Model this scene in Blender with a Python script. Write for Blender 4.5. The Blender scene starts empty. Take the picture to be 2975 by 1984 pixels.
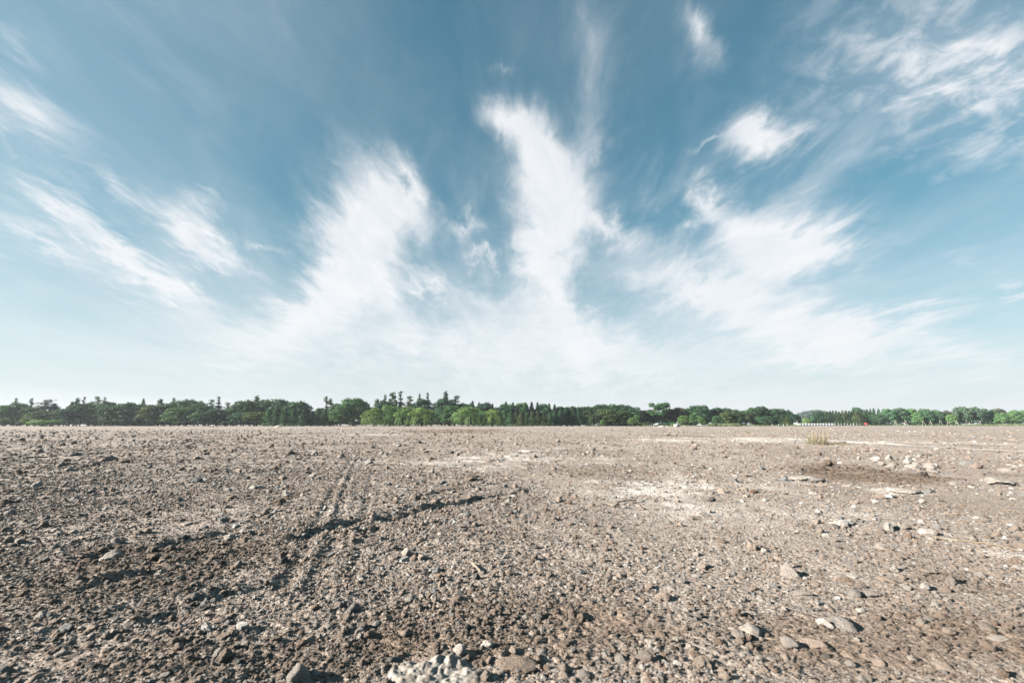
import bpy, math, random
import numpy as np

# ------------------------------------------------------------------ camera, sky, sun, exposure
PW, PH = 2975.0, 1984.0          # size of the photograph in pixels
LENS = 16.0
FPX = PW * LENS / 36.0           # focal length in photograph pixels
CAM_H = 0.60
HORIZON = 1233.0
PITCH = math.atan((HORIZON - PH / 2) / FPX)
SUN_EL = math.radians(22.0)
SUN_AZ = math.radians(-104.0)    # measured from +Y (view direction) towards +X: left, a little behind the camera
EXPOSURE = 1.85

sc = bpy.context.scene
col = sc.collection
cam_d = bpy.data.cameras.new('camera')
cam = bpy.data.objects.new('camera', cam_d)
col.objects.link(cam)
cam_d.lens = LENS
cam_d.sensor_width = 36.0
cam_d.clip_start = 0.02
cam_d.clip_end = 9000
cam.location = (0, 0, CAM_H)
cam.rotation_euler = (math.pi / 2 + PITCH, 0, 0)
cam_d.dof.use_dof = True
cam_d.dof.focus_distance = 7.0
cam_d.dof.aperture_fstop = 5.6
sc.camera = cam


def ray(px, py):
    """direction in the world seen at a photograph pixel"""
    x = (px - PW / 2) / FPX
    y = -(py - PH / 2) / FPX
    cp, sp = math.cos(PITCH), math.sin(PITCH)
    d = np.array([x, cp - y * sp, sp + y * cp])
    return d / np.linalg.norm(d)


def azel(px, py):
    d = ray(px, py)
    return math.atan2(d[0], d[1]), math.asin(d[2])


# ---- world: Nishita sky with procedural cirrus, laid out by compass direction and height above the horizon
world = bpy.data.worlds.new('World')
sc.world = world
world.use_nodes = True
wt = world.node_tree
wt.nodes.clear()


class NT:
    """tiny helper for node trees"""
    def __init__(self, tree):
        self.t = tree

    def n(self, kind, **kw):
        nd = self.t.nodes.new(kind)
        for k, v in kw.items():
            setattr(nd, k, v)
        return nd

    def link(self, a, b):
        self.t.links.new(a, b)

    def put(self, sock, v):
        if hasattr(v, 'is_output') or isinstance(v, bpy.types.NodeSocket):
            self.link(v, sock)
        else:
            sock.default_value = v

    def math(self, op, a, b=None, c=None, clamp=False):
        nd = self.n('ShaderNodeMath', operation=op, use_clamp=clamp)
        for i, v in enumerate((a, b, c)):
            if v is not None:
                self.put(nd.inputs[i], v)
        return nd.outputs[0]

    def vmath(self, op, a, b=None):
        nd = self.n('ShaderNodeVectorMath', operation=op)
        self.put(nd.inputs[0], a)
        if b is not None:
            if op == 'SCALE':
                self.put(nd.inputs['Scale'], b)
            else:
                self.put(nd.inputs[1], b)
        return nd.outputs[0]

    def noise(self, vec, scale, detail=5, rough=0.55, dist=0.0, out='Fac', lac=2.0):
        nd = self.n('ShaderNodeTexNoise')
        self.link(vec, nd.inputs['Vector'])
        nd.inputs['Scale'].default_value = scale
        nd.inputs['Detail'].default_value = detail
        nd.inputs['Roughness'].default_value = rough
        nd.inputs['Distortion'].default_value = dist
        nd.inputs['Lacunarity'].default_value = lac
        return nd.outputs[out]

    def remap(self, v, a, b, c=0.0, d=1.0, mode='SMOOTHSTEP'):
        nd = self.n('ShaderNodeMapRange', interpolation_type=mode)
        self.put(nd.inputs[0], v)
        for i, k in enumerate((a, b, c, d)):
            self.put(nd.inputs[1 + i], k)
        return nd.outputs[0]

    def mix(self, f, a, b, blend='MIX'):
        nd = self.n('ShaderNodeMix', data_type='RGBA', blend_type=blend)
        self.put(nd.inputs[0], f)
        self.put(nd.inputs[6], a)
        self.put(nd.inputs[7], b)
        return nd.outputs[2]

    def xyz(self, x, y, z):
        nd = self.n('ShaderNodeCombineXYZ')
        for i, v in enumerate((x, y, z)):
            self.put(nd.inputs[i], v)
        return nd.outputs[0]


W = NT(wt)
sky = W.n('ShaderNodeTexSky', sky_type='NISHITA')
sky.sun_disc = False
sky.sun_elevation = SUN_EL
sky.sun_rotation = SUN_AZ
sky.altitude = 20
sky.air_density = 1.0
sky.dust_density = 0.7
sky.ozone_density = 1.5
SKY_STRENGTH = 0.0505

tc = W.n('ShaderNodeTexCoord').outputs['Generated']
dirn = W.vmath('NORMALIZE', tc)
sep = W.n('ShaderNodeSeparateXYZ')
W.link(dirn, sep.inputs[0])
dx, dy, dz = sep.outputs
az = W.math('ARCTAN2', dx, dy)
el = W.math('ARCSINE', dz)
ae = W.xyz(az, el, 0.0)
# cirrus sheet coordinates: the sky plane seen in perspective, so streaks run to the horizon
zz = W.math('ADD', W.math('MAXIMUM', dz, 0.0), 0.13)
pl = W.xyz(W.math('DIVIDE', dx, zz), W.math('DIVIDE', dy, zz), 0.0)
pls = W.vmath('MULTIPLY', pl, (1.0, 0.42, 1.0))
warp1 = W.vmath('SUBTRACT', W.noise(pls, 0.9, 3, 0.5, 0.3, 'Color'), (0.5, 0.5, 0.5))
warp2 = W.vmath('SUBTRACT', W.noise(pls, 3.4, 6, 0.62, 0.6, 'Color'), (0.5, 0.5, 0.5))
warp3 = W.vmath('SUBTRACT', W.noise(pls, 11.0, 6, 0.62, 0.8, 'Color'), (0.5, 0.5, 0.5))
aew = W.vmath('ADD', ae, W.vmath('SCALE', warp1, 0.05))
aew = W.vmath('ADD', aew, W.vmath('SCALE', warp2, 0.16))
aew = W.vmath('ADD', aew, W.vmath('SCALE', warp3, 0.085))
fine = W.noise(pls, 5.0, 9, 0.66, 1.1)
broad = W.noise(pls, 1.1, 7, 0.58, 0.5)

K = PW / 2351.0
# cloud banks: centre, half length, half width, slope in degrees, weight
BANKS = [
    (60, 85, 150, 34, 34, .30), (70, 255, 220, 90, 30, .68), (0, 230, 130, 60, 10, .2),
    (275, 565, 280, 64, 36, .95), (140, 455, 85, 48, 40, .5), (380, 640, 150, 55, 35, .5),
    (90, 555, 230, 48, 28, .62), (290, 430, 125, 24, 37, .42), (450, 525, 115, 75, 55, .95),
    (520, 595, 110, 38, 32, .5), (480, 440, 70, 16, 40, .3), (610, 575, 70, 18, 30, .35),
    (850, 505, 185, 135, 75, 1.1), (920, 460, 140, 60, 40, .6), (800, 610, 160, 110, 100, .8),
    (720, 705, 160, 75, 150, .5), (890, 690, 120, 65, 60, .5), (900, 420, 75, 40, 60, .25),
    (985, 650, 75, 32, 32, .55), (1065, 520, 60, 30, 25, .42), (1110, 600, 65, 16, 25, .42),
    (1165, 265, 95, 50, 28, .85), (1225, 345, 140, 78, 58, .9), (1275, 445, 170, 120, 75, 1.05),
    (1250, 560, 150, 85, 85, .85), (1275, 675, 140, 65, 58, .75), (1400, 510, 160, 50, 28, .6),
    (1335, 330, 150, 55, 100, .28), (1350, 190, 190, 60, 97, .20), (1350, 65, 140, 85, 100, .32),
    (1590, 90, 100, 42, 48, .62), (1585, 140, 100, 65, 60, .22), (1165, 150, 45, 18, 15, .28),
    (1735, 315, 105, 74, 160, 1.1), (1830, 300, 120, 42, -15, .42), (1625, 327, 55, 10, -8, .4),
    (1625, 450, 95, 60, 40, .7), (1572, 520, 60, 30, -30, .5), (1705, 525, 130, 80, 45, .55),
    (1800, 585, 210, 115, -15, 1.05), (1910, 560, 150, 45, -10, .4), (1630, 665, 240, 80, 15, .9),
    (1800, 775, 290, 80, 12, .7), (1980, 780, 290, 70, 5, .6), (2120, 730, 120, 50, -20, .5),
    (2220, 830, 190, 40, 15, .35), (1930, 350, 330, 110, -46, .27), (1500, 450, 200, 50, -55, .22),
    (2345, 680, 60, 42, 0, .6), (2210, 590, 100, 18, 5, .2), (950, 790, 450, 110, 3, .55), (700, 740, 260, 70, -20, .35), (1120, 690, 260, 60, 15, .3), (1400, 850, 900, 120, 0, .40),
    (1360, 790, 340, 90, 8, .5), (500, 780, 480, 110, 14, .30), (1480, 640, 220, 120, 30, .18), (1060, 600, 200, 120, 50, .10), (1280, 690, 900, 290, 0, .15),
]
acc = None
for (bx, by, ba, bb, ang, wgt) in BANKS:
    bx, by, ba, bb = bx * K, by * K, ba * K, bb * K
    c = np.array(azel(bx, by))
    t = math.radians(ang)
    ux, uy = math.cos(t), math.sin(t)
    e1 = (np.array(azel(bx + ux * ba * .5, by + uy * ba * .5)) - np.array(azel(bx - ux * ba * .5, by - uy * ba * .5)))
    e2 = (np.array(azel(bx - uy * bb * .5, by + ux * bb * .5)) - np.array(azel(bx + uy * bb * .5, by - ux * bb * .5)))
    r1, r2 = np.linalg.norm(e1), np.linalg.norm(e2)
    mp = W.n('ShaderNodeMapping', vector_type='TEXTURE')
    W.link(aew, mp.inputs[0])
    mp.inputs['Location'].default_value = (c[0], c[1], 0)
    mp.inputs['Rotation'].default_value = (0, 0, math.atan2(e1[1], e1[0]))
    mp.inputs['Scale'].default_value = (r1 * 1.45, r2 * 1.45, 1)
    gr = W.n('ShaderNodeTexGradient', gradient_type='QUADRATIC_SPHERE')
    W.link(mp.outputs[0], gr.inputs[0])
    acc = W.math('MULTIPLY_ADD', gr.outputs['Fac'], wgt, acc if acc is not None else 0.0)
# rippled patch (upper right) made of small cells
c = azel(2215 * K, 165 * K)
mp = W.n('ShaderNodeMapping', vector_type='TEXTURE')
W.link(aew, mp.inputs[0])
mp.inputs['Location'].default_value = (c[0], c[1], 0)
mp.inputs['Rotation'].default_value = (0, 0, -0.5)
mp.inputs['Scale'].default_value = (0.40, 0.19, 1)
gr = W.n('ShaderNodeTexGradient', gradient_type='QUADRATIC_SPHERE')
W.link(mp.outputs[0], gr.inputs[0])
cells = W.noise(pl, 9.0, 5, 0.6, 0.4)
cells = W.remap(cells, 0.40, 0.68)
patch = W.math('MULTIPLY', W.math('MULTIPLY', gr.outputs['Fac'], 1.5, clamp=True), W.math('MULTIPLY_ADD', cells, 0.75, 0.22))

# bank density broken up into fibres, plus a thin veil of cirrus over the whole sky
d1 = W.math('MULTIPLY_ADD', W.math('SUBTRACT', fine, 0.5), 0.80, W.math('MULTIPLY', acc, 1.45))
d1 = W.math('MULTIPLY_ADD', W.math('SUBTRACT', broad, 0.5), 0.55, d1)
bank = W.remap(d1, -0.08, 1.30)
bank = W.math('MULTIPLY', bank, W.math('MULTIPLY_ADD', W.noise(pls, 2.3, 8, 0.68, 1.6), 0.75, 0.56), clamp=True)
veil = W.remap(W.noise(pls, 0.75, 8, 0.62, 0.8), 0.36, 0.76)
veil = W.math('MULTIPLY', veil, W.remap(el, 0.55, 0.15, 0.20, 0.40))
cloud = W.math('MAXIMUM', bank, patch)
cloud = W.math('SUBTRACT', 1.0, W.math('MULTIPLY', W.math('SUBTRACT', 1.0, cloud), W.math('SUBTRACT', 1.0, veil)))
# milky air towards the horizon
low = W.math('POWER', W.math('SUBTRACT', 1.0, W.remap(el, 0.0, 0.40, mode='LINEAR')), 1.6)
low = W.math('MULTIPLY', low, 1.0)
skys = W.vmath('SCALE', W.mix(1.0, sky.outputs[0], (0.76, 1.0, 0.93, 1), 'MULTIPLY'), SKY_STRENGTH)
gam = W.n('ShaderNodeGamma')
gam.inputs['Gamma'].default_value = 0.72
W.link(skys, gam.inputs['Color'])
skys = W.vmath('MULTIPLY', gam.outputs[0], (0.316, 0.460, 0.480))
hazec = W.mix(low, skys, (0.229, 0.232, 0.244, 1))
cloudc = W.mix(cloud, hazec, (0.252, 0.258, 0.266, 1))
bg = W.n('ShaderNodeBackground')
W.link(cloudc, bg.inputs[0])
bg.inputs[1].default_value = 1.0
wo = W.n('ShaderNodeOutputWorld')
W.link(bg.outputs[0], wo.inputs[0])
world.cycles.sampling_method = 'MANUAL'
world.cycles.sample_map_resolution = 256

sun_d = bpy.data.lights.new('sun', 'SUN')
sun_d.energy = 5.0
sun_d.angle = math.radians(0.5)
sun_d.color = (1.0, 0.95, 0.865)
sun = bpy.data.objects.new('sun', sun_d)
col.objects.link(sun)
sd = np.array([math.sin(SUN_AZ) * math.cos(SUN_EL), math.cos(SUN_AZ) * math.cos(SUN_EL), math.sin(SUN_EL)])
from mathutils import Vector, Matrix
sun.rotation_euler = Vector(-sd).to_track_quat('-Z', 'Y').to_euler()
sun.location = (sd * 60).tolist()

vs = sc.view_settings
vs.view_transform = 'Standard'
vs.look = 'None'
vs.exposure = EXPOSURE
vs.gamma = 1.0
vs.use_curve_mapping = False
sc.cycles.max_bounces = 4
sc.cycles.diffuse_bounces = 0
sc.cycles.glossy_bounces = 1
sc.cycles.transmission_bounces = 2
sc.cycles.transparent_max_bounces = 4
sc.cycles.volume_bounces = 0
sc.cycles.use_denoising = True
sc.cycles.denoiser = 'OPENIMAGEDENOISE'
sc.cycles.denoising_input_passes = 'RGB_ALBEDO_NORMAL'
sc.cycles.denoising_prefilter = 'ACCURATE'
sc.cycles.adaptive_threshold = 0.005
#SKYONLY

# ------------------------------------------------------------------ helpers
RNG = np.random.default_rng(11)
random.seed(5)


def tag(o, label=None, cat=None, group=None, kind=None):
    for k, v in (('label', label), ('category', cat), ('group', group), ('kind', kind)):
        if v:
            o[k] = v
    return o


def empty(name, loc, rz=0.0, scale=(1, 1, 1)):
    o = bpy.data.objects.new(name, None)
    o.empty_display_size = 0.1
    col.objects.link(o)
    o.location = loc
    o.rotation_euler = (0, 0, rz)
    o.scale = scale
    return o  # distance haze painted into the foliage colour


def mesh_np(name, V, F, mat=None, smooth=False):
    """mesh from an (n,3) array and a (m,k) array of equal polygons"""
    me = bpy.data.meshes.new(name)
    V = np.asarray(V, np.float32)
    F = np.asarray(F, np.int32)
    m, k = F.shape
    me.vertices.add(len(V))
    me.vertices.foreach_set('co', V.ravel())
    me.loops.add(m * k)
    me.loops.foreach_set('vertex_index', F.ravel())
    me.polygons.add(m)
    me.polygons.foreach_set('loop_start', np.arange(0, m * k, k, dtype=np.int32))
    if smooth:
        me.polygons.foreach_set('use_smooth', np.ones(m, bool))
    me.update(calc_edges=True)
    me.validate()
    if mat:
        me.materials.append(mat)
    return me


def put(name, me, parent=None, loc=(0, 0, 0), rot=(0, 0, 0), scale=(1, 1, 1)):
    o = bpy.data.objects.new(name, me)
    col.objects.link(o)
    o.location, o.rotation_euler, o.scale = loc, rot, scale
    if parent:
        o.parent = parent
    return o


def _h(ix, iy, seed):
    n = (ix.astype(np.int64) * 374761393 + iy.astype(np.int64) * 668265263 + seed * 974634777) & 0xffffffff
    n = ((n ^ (n >> 13)) * 1274126177) & 0xffffffff
    n = ((n ^ (n >> 16)) * 2246822519) & 0xffffffff
    return (n ^ (n >> 15)).astype(np.float64) / 4294967296.0


def vnoise(x, y, seed=0):
    """gradient noise, about -1..1"""
    ix, iy = np.floor(x), np.floor(y)
    fx, fy = x - ix, y - iy
    u = fx * fx * fx * (fx * (fx * 6 - 15) + 10)
    v = fy * fy * fy * (fy * (fy * 6 - 15) + 10)
    out = 0
    for a in (0, 1):
        for b in (0, 1):
            th = _h(ix + a, iy + b, seed) * 2 * np.pi
            g = np.cos(th) * (fx - a) + np.sin(th) * (fy - b)
            out = out + g * (u if a else 1 - u) * (v if b else 1 - v)
    return out * 1.5


def fbm(x, y, seed, octs=4, rough=0.5):
    a, s, t = 1.0, 0.0, 0.0
    for i in range(octs):
        s = s + a * vnoise(x * 2 ** i + 13.7 * i, y * 2 ** i - 7.1 * i, seed + i)
        t += a
        a *= rough
    return s / t


def sstep(a, b, x):
    t = np.clip((x - a) / (b - a), 0, 1)
    return t * t * (3 - 2 * t)


def on_ground(px, py, z=0.0):
    d = ray(px, py)
    t = (z - CAM_H) / d[2]
    return d[0] * t, d[1] * t


def polyline_field(x, y, pts, wid):
    """signed-side and closeness to a polyline"""
    best = np.full(x.shape, 1e9)
    side = np.zeros(x.shape)
    tt = np.zeros(x.shape)
    L = 0.0
    for (x0, y0), (x1, y1) in zip(pts[:-1], pts[1:]):
        vx, vy = x1 - x0, y1 - y0
        l2 = vx * vx + vy * vy
        t = np.clip(((x - x0) * vx + (y - y0) * vy) / l2, 0, 1)
        ex, ey = x - (x0 + t * vx), y - (y0 + t * vy)
        d = np.hypot(ex, ey)
        m = d < best
        best = np.where(m, d, best)
        side = np.where(m, np.sign(vx * ey - vy * ex), side)
        tt = np.where(m, L + t * math.sqrt(l2), tt)
        L += math.sqrt(l2)
    return best, side, tt, L


G = on_ground


def near(x, y, pts, pad):
    P = np.array(pts)
    return (x > P[:, 0].min() - pad) & (x < P[:, 0].max() + pad) & (y > P[:, 1].min() - pad) & (y < P[:, 1].max() + pad)


O = lambda *p: [G(a * PW / 2351, b * PW / 2351) for a, b in p]
# soil thrown up in low broken ridges by turning wheels: polyline, height, half width
RIDGES = [(O((822, 1256), (832, 1207), (917, 1184), (1005, 1160), (1072, 1150), (1156, 1133), (1222, 1119)), 0.030, 0.034),
          (O((560, 1262), (640, 1243), (740, 1216), (860, 1185)), 0.032, 0.038),
          (O((20, 1395), (250, 1330), (480, 1272), (660, 1226)), 0.020, 0.040),
          (O((0, 1320), (200, 1285), (430, 1232), (640, 1190)), 0.016, 0.036),
          (O((0, 1475), (230, 1440), (480, 1368), (700, 1310)), 0.022, 0.045),
          (O((880, 1152), (1060, 1120), (1200, 1094)), 0.016, 0.034),
          (O((1000, 1078), (1200, 1042), (1450, 1018)), 0.020, 0.06),
          (O((1500, 1210), (1620, 1180), (1800, 1165)), 0.012, 0.04)]
TRACKS = [O((590, 1420), (680, 1300), (730, 1200), (790, 1080), (830, 1010)), O((690, 1400), (762, 1255), (797, 1105), (830, 1030)),
          O((800, 1340), (828, 1250), (848, 1120), (864, 1040)), O((40, 1275), (420, 1180), (800, 1110), (1120, 1075)),
          O((30, 1310), (420, 1205), (800, 1128), (1120, 1088)), O((1380, 1130), (1700, 1098), (2100, 1065))]
PATH = [G(2050, 1268), G(2300, 1274), G(2520, 1286), G(2720, 1297), G(2990, 1312)]


def roughness(x, y):
    """0 packed dust, 1 loose stony soil"""
    m = 0.46 + 1.0 * fbm(x * 0.45 + 3.1, y * 0.32 - 1.7, 71, 4, 0.55)
    r = np.hypot(x, y)
    m = m + 0.30 * sstep(0.3, -2.2, x / np.maximum(0.6, 0.35 * r)) + 0.25 * sstep(2.6, 1.2, r) - 0.05
    return np.clip(m, 0, 1)


def height(x, y):
    x = np.asarray(x, float)
    y = np.asarray(y, float)
    r = np.hypot(x, y)
    sp = 0.0045 * r
    far = 1 - sstep(150, 700, r)
    h = 0.05 * fbm(x / 14, y / 14, 1, 3) * far * sstep(1.5, 10, r)
    h = h + 0.022 * fbm(x / 2.2, y / 2.2, 5, 3) * sstep(0.8, 3, r) * (1 - sstep(200, 300, r))
    rg = 0.48 + 0.62 * roughness(x, y)
    wx = x + 0.02 * vnoise(x / 0.08, y / 0.08, 40)
    wy = y + 0.02 * vnoise(x / 0.08, y / 0.08, 41)
    for lam, amp, sd_ in ((0.62, 0.016, 11), (0.26, 0.008, 14), (0.11, 0.0075, 17), (0.046, 0.0072, 20), (0.021, 0.0056, 23)):
        w = 1 - sstep(lam * 0.35, lam * 0.9, sp)
        n = vnoise(wx / lam, wy / lam, sd_)
        n = np.abs(n) * 1.3 - 0.35 if sd_ in (14, 20) else n
        h = h + amp * n * rg * w * (1.0 + 1.3 * sstep(3, 16, r))
    # ridge thrown up by wheels, tracks pressed by tyres
    for q, (pts, a, wd) in enumerate(RIDGES):
        m = near(x, y, pts, 0.5)
        if not m.any():
            continue
        xm, ym = x[m], y[m]
        xm = xm + 0.035 * vnoise(xm / 0.16, ym / 0.16, 300 + q)
        d, sd_, t, L = polyline_field(xm, ym, pts, wd)
        brk = np.clip(0.42 + 1.15 * vnoise(t / 0.17, t * 0 + 2.3, 33 + q) + 0.4 * vnoise(xm / 0.05, ym / 0.05, 400 + q), 0, 1.5)
        ends = sstep(0, 0.3, t) * sstep(0, 0.3, L - t)
        h[m] += ends * (a * np.exp(-(d / wd) ** 2) * brk - 0.5 * a * np.exp(-((d - 2 * wd) / wd) ** 2))
    for i, pts in enumerate(TRACKS):
        m = near(x, y, pts, 0.3)
        if not m.any():
            continue
        xm, ym = x[m], y[m]
        d, sd_, t, L = polyline_field(xm, ym, pts, 0.05)
        ends = sstep(0, 0.5, t) * sstep(0, 0.8, L - t) * np.clip(0.8 + 0.6 * vnoise(t / 0.35, t * 0 + i, 57), 0, 1.2) * (1.0 if i < 3 else 0.5)
        k = np.exp(-(d / 0.030) ** 4)
        lug = 0.5 + 0.5 * np.sign(np.sin((t + 0.6 * d * sd_) * 2 * np.pi / 0.055))
        h[m] += ends * (-k * (0.004 + 0.006 * lug) + 0.006 * np.exp(-((d - 0.050) / 0.016) ** 2))
    d, sd_, t, L = polyline_field(x, y, PATH, 0.5)
    h = h * (1 - 0.75 * np.exp(-(d / 0.5) ** 2))
    return h


def hz(x, y):
    return float(height(np.array([x]), np.array([y]))[0])


# own colour of the soil plus painted foreground shade, 0.5 ordinary, 1 bleached dust; spots as pixel centre, half sizes, amount
SPOTS = ((1310, 1254, 200, 8, -.60), (2010, 1268, 100, 6, -.55), (2560, 1384, 220, 28, -.70), (2420, 1356, 150, 14, -.4),
              (1770, 1372, 190, 22, -.40), (1330, 1390, 170, 26, -.12), (1370, 1745, 100, 30, -.18), (1640, 1290, 60, 6, -.2),
              (2800, 1700, 150, 60, -.25), (2900, 1380, 120, 14, -.2), (1460, 1580, 150, 50, -.12), (900, 1260, 200, 6, -.2),
              (2610, 1425, 110, 14, .38), (1730, 1420, 200, 30, .05), (1900, 1283, 160, 10, .25), (2650, 1340, 140, 14, .25),
              (1080, 1262, 260, 6, .25), (2200, 1280, 320, 16, .28), (1120, 1420, 160, 30, .12), (2350, 1600, 260, 60, .10),
              (2930, 1610, 130, 26, .30), (2800, 1290, 260, 18, .22), (1730, 1300, 200, 12, .2),
         (1650, 1400, 760, 90, .22), (2350, 1480, 620, 110, .20), (1300, 1330, 500, 40, .10), (500, 1300, 420, 30, -.10),
         (300, 1700, 520, 170, -.30), (1480, 1820, 600, 100, -.30), (2650, 1860, 620, 120, -.32), (700, 1920, 900, 80, -.26),  # near foreground: relief shade and vignette darkening painted into the soil
         (950, 1500, 120, 60, .12), (2000, 1640, 260, 60, .10), (420, 1420, 300, 30, .08), (1180, 1640, 200, 50, .10))


def dust_shade_at(xs, ys):
    dust = 0.5 + 0.20 * fbm(xs / 2.6, ys / 4.2, 95, 3) + 0.16 * fbm(xs / 0.7, ys / 0.9, 97, 3)
    wob = 0.25 * fbm(xs / 0.9, ys / 0.9, 91, 3) + 0.2 * fbm(xs / 0.2, ys / 0.2, 93, 2)
    for px, py, ax, ay, amt in SPOTS:
        cx, cy = G(px, py)
        rx = abs(G(px + ax, py)[0] - cx)
        y1, y2 = G(px, max(py - ay, HORIZON + 6))[1], G(px, py + ay)[1]
        ry = abs(y1 - y2) / 2
        cy = (y1 + y2) / 2
        q = np.hypot((xs - cx) / rx, (ys - cy) / ry) + wob
        dust = dust + amt * (1 - sstep(0.4, 1.15, q))  # the near-foreground spot is painted shade, not damp
    d, sd_, t, L = polyline_field(xs, ys, PATH, 0.5)
    dust = dust + 0.5 * np.exp(-(d / 0.34) ** 2) * sstep(-0.25, 0.25, wob + 0.12 + 0.3 * fbm(t / 1.5, t * 0, 99, 3)) * sstep(0, 4, t)
    return np.clip(dust, 0, 1)


# ------------------------------------------------------------------ materials
def new_mat(name):
    m = bpy.data.materials.new(name)
    m.use_nodes = True
    t = m.node_tree
    b = t.nodes['Principled BSDF']
    b.inputs['Roughness'].default_value = 0.9
    b.inputs['Specular IOR Level'].default_value = 0.25
    return m, NT(t), b


def ground_material():
    m, N, b = new_mat('bare_soil')
    pos = N.n('ShaderNodeNewGeometry').outputs['Position']
    n1 = N.noise(pos, 0.35, 6, 0.6)
    n2 = N.noise(pos, 3.0, 8, 0.65)
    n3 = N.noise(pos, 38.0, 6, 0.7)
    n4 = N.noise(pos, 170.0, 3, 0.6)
    c = N.mix(N.remap(n1, 0.35, 0.65), (0.277, 0.224, 0.185, 1), (0.379, 0.317, 0.273, 1))
    c = N.mix(N.math('MULTIPLY', N.remap(n2, 0.52, 0.72), 0.6), c, (0.195, 0.143, 0.106, 1))
    # grit: pale and dark grains, the dark ones also painting shade of tiny pits
    c = N.mix(N.math('MULTIPLY', N.remap(n3, 0.54, 0.72), 0.65), c, (0.537, 0.465, 0.412, 1))
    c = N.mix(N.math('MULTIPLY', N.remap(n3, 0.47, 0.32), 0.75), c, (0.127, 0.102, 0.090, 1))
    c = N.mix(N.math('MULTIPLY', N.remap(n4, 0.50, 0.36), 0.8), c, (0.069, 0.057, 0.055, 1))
    at = N.n('ShaderNodeAttribute', attribute_name='dust')  # soil tone, carries the painted foreground shade too
    br = N.math('ADD', at.outputs['Fac'], N.math('MULTIPLY', N.math('SUBTRACT', n2, 0.5), 0.7))
    c = N.mix(N.math('MULTIPLY', N.remap(br, 0.64, 1.02), 0.80), c, (0.644, 0.585, 0.533, 1))
    c = N.mix(N.math('MULTIPLY', N.remap(br, 0.38, 0.05), 0.75), c, (0.186, 0.128, 0.091, 1))  # damp soil, and the shade painted over the near foreground
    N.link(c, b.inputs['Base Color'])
    vor = N.n('ShaderNodeTexVoronoi', feature='SMOOTH_F1')
    N.link(pos, vor.inputs['Vector'])
    vor.inputs['Scale'].default_value = 75.0
    hgt = N.math('ADD', N.math('MULTIPLY', n3, 0.010), N.math('MULTIPLY', vor.outputs['Distance'], -0.007))
    hgt = N.math('ADD', hgt, N.math('MULTIPLY', n4, 0.0035))
    bp = N.n('ShaderNodeBump')
    bp.inputs['Strength'].default_value = 1.0
    bp.inputs['Distance'].default_value = 1.6
    N.link(hgt, bp.inputs['Height'])
    N.link(bp.outputs[0], b.inputs['Normal'])
    return m


def stone_material(name, attr_type):
    """stone tinted by a per-stone colour: instance attribute for the gravel, object colour for single stones"""
    m, N, b = new_mat(name)
    if attr_type == 'INSTANCER':
        at = N.n('ShaderNodeAttribute', attribute_name='tint', attribute_type='INSTANCER')
        tint = at.outputs['Color']
    else:
        tint = N.n('ShaderNodeObjectInfo').outputs['Color']
    co = N.n('ShaderNodeTexCoord').outputs['Object']
    n = N.noise(co, 2.2, 6, 0.65)
    n2 = N.noise(co, 9.0, 5, 0.7)
    c = N.mix(N.remap(n, 0.35, 0.7), tint, (0.31, 0.25, 0.205, 1))
    c = N.mix(0.75, tint, c)
    c = N.mix(N.math('MULTIPLY', N.remap(n2, 0.58, 0.75), 0.5), c, (0.12, 0.10, 0.09, 1))
    N.link(c, b.inputs['Base Color'])
    bp = N.n('ShaderNodeBump')
    bp.inputs['Strength'].default_value = 0.7
    bp.inputs['Distance'].default_value = 0.25
    N.link(N.math('ADD', n2, n), bp.inputs['Height'])
    N.link(bp.outputs[0], b.inputs['Normal'])
    return m


def leaf_material():
    m, N, b = new_mat('foliage')
    oc = N.n('ShaderNodeObjectInfo').outputs['Color']
    at = N.n('ShaderNodeAttribute', attribute_name='vary').outputs['Fac']
    c = N.vmath('SCALE', oc, N.remap(at, 0, 1, 0.55, 1.5, 'LINEAR'))
    N.link(c, b.inputs['Base Color'])
    b.inputs['Roughness'].default_value = 0.6
    tr = N.n('ShaderNodeBsdfTranslucent')
    N.link(N.vmath('MULTIPLY', c, (1.2, 1.25, 0.5)), tr.inputs[0])
    mx = N.n('ShaderNodeMixShader')
    mx.inputs[0].default_value = 0.35
    out = m.node_tree.nodes['Material Output']
    N.link(b.outputs[0], mx.inputs[1])
    N.link(tr.outputs[0], mx.inputs[2])
    N.link(mx.outputs[0], out.inputs[0])
    return m


def plain_material(name, c1, c2, scale=4.0, rough=0.8):
    m, N, b = new_mat(name)
    co = N.n('ShaderNodeTexCoord').outputs['Object']
    n = N.noise(co, scale, 6, 0.65)
    N.link(N.mix(N.remap(n, 0.35, 0.68), (*c1, 1), (*c2, 1)), b.inputs['Base Color'])
    b.inputs['Roughness'].default_value = rough
    return m


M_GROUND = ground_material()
M_PEB = stone_material('gravel_stone', 'INSTANCER')
M_STONE = stone_material('loose_stone', 'OBJECT')
M_LEAF = leaf_material()
M_BARK = plain_material('bark', (0.07, 0.055, 0.045), (0.16, 0.13, 0.105), 3.0, 0.95)
M_PALEBARK = plain_material('pale_bark', (0.22, 0.19, 0.16), (0.36, 0.32, 0.28), 3.0, 0.95)
M_STRAW = plain_material('dry_straw', (0.22, 0.17, 0.10), (0.34, 0.28, 0.18), 20.0)
M_GRASS = plain_material('green_grass', (0.065, 0.085, 0.03), (0.16, 0.155, 0.065), 6.0)
M_WOOD = plain_material('weathered_wood', (0.12, 0.09, 0.07), (0.22, 0.18, 0.14), 25.0)
M_CONCRETE = plain_material('pale_concrete', (0.36, 0.34, 0.315), (0.50, 0.48, 0.45), 9.0)
M_WHITE = plain_material('white_paint', (0.34, 0.35, 0.36), (0.46, 0.47, 0.48), 1.5, 0.6)
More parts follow.
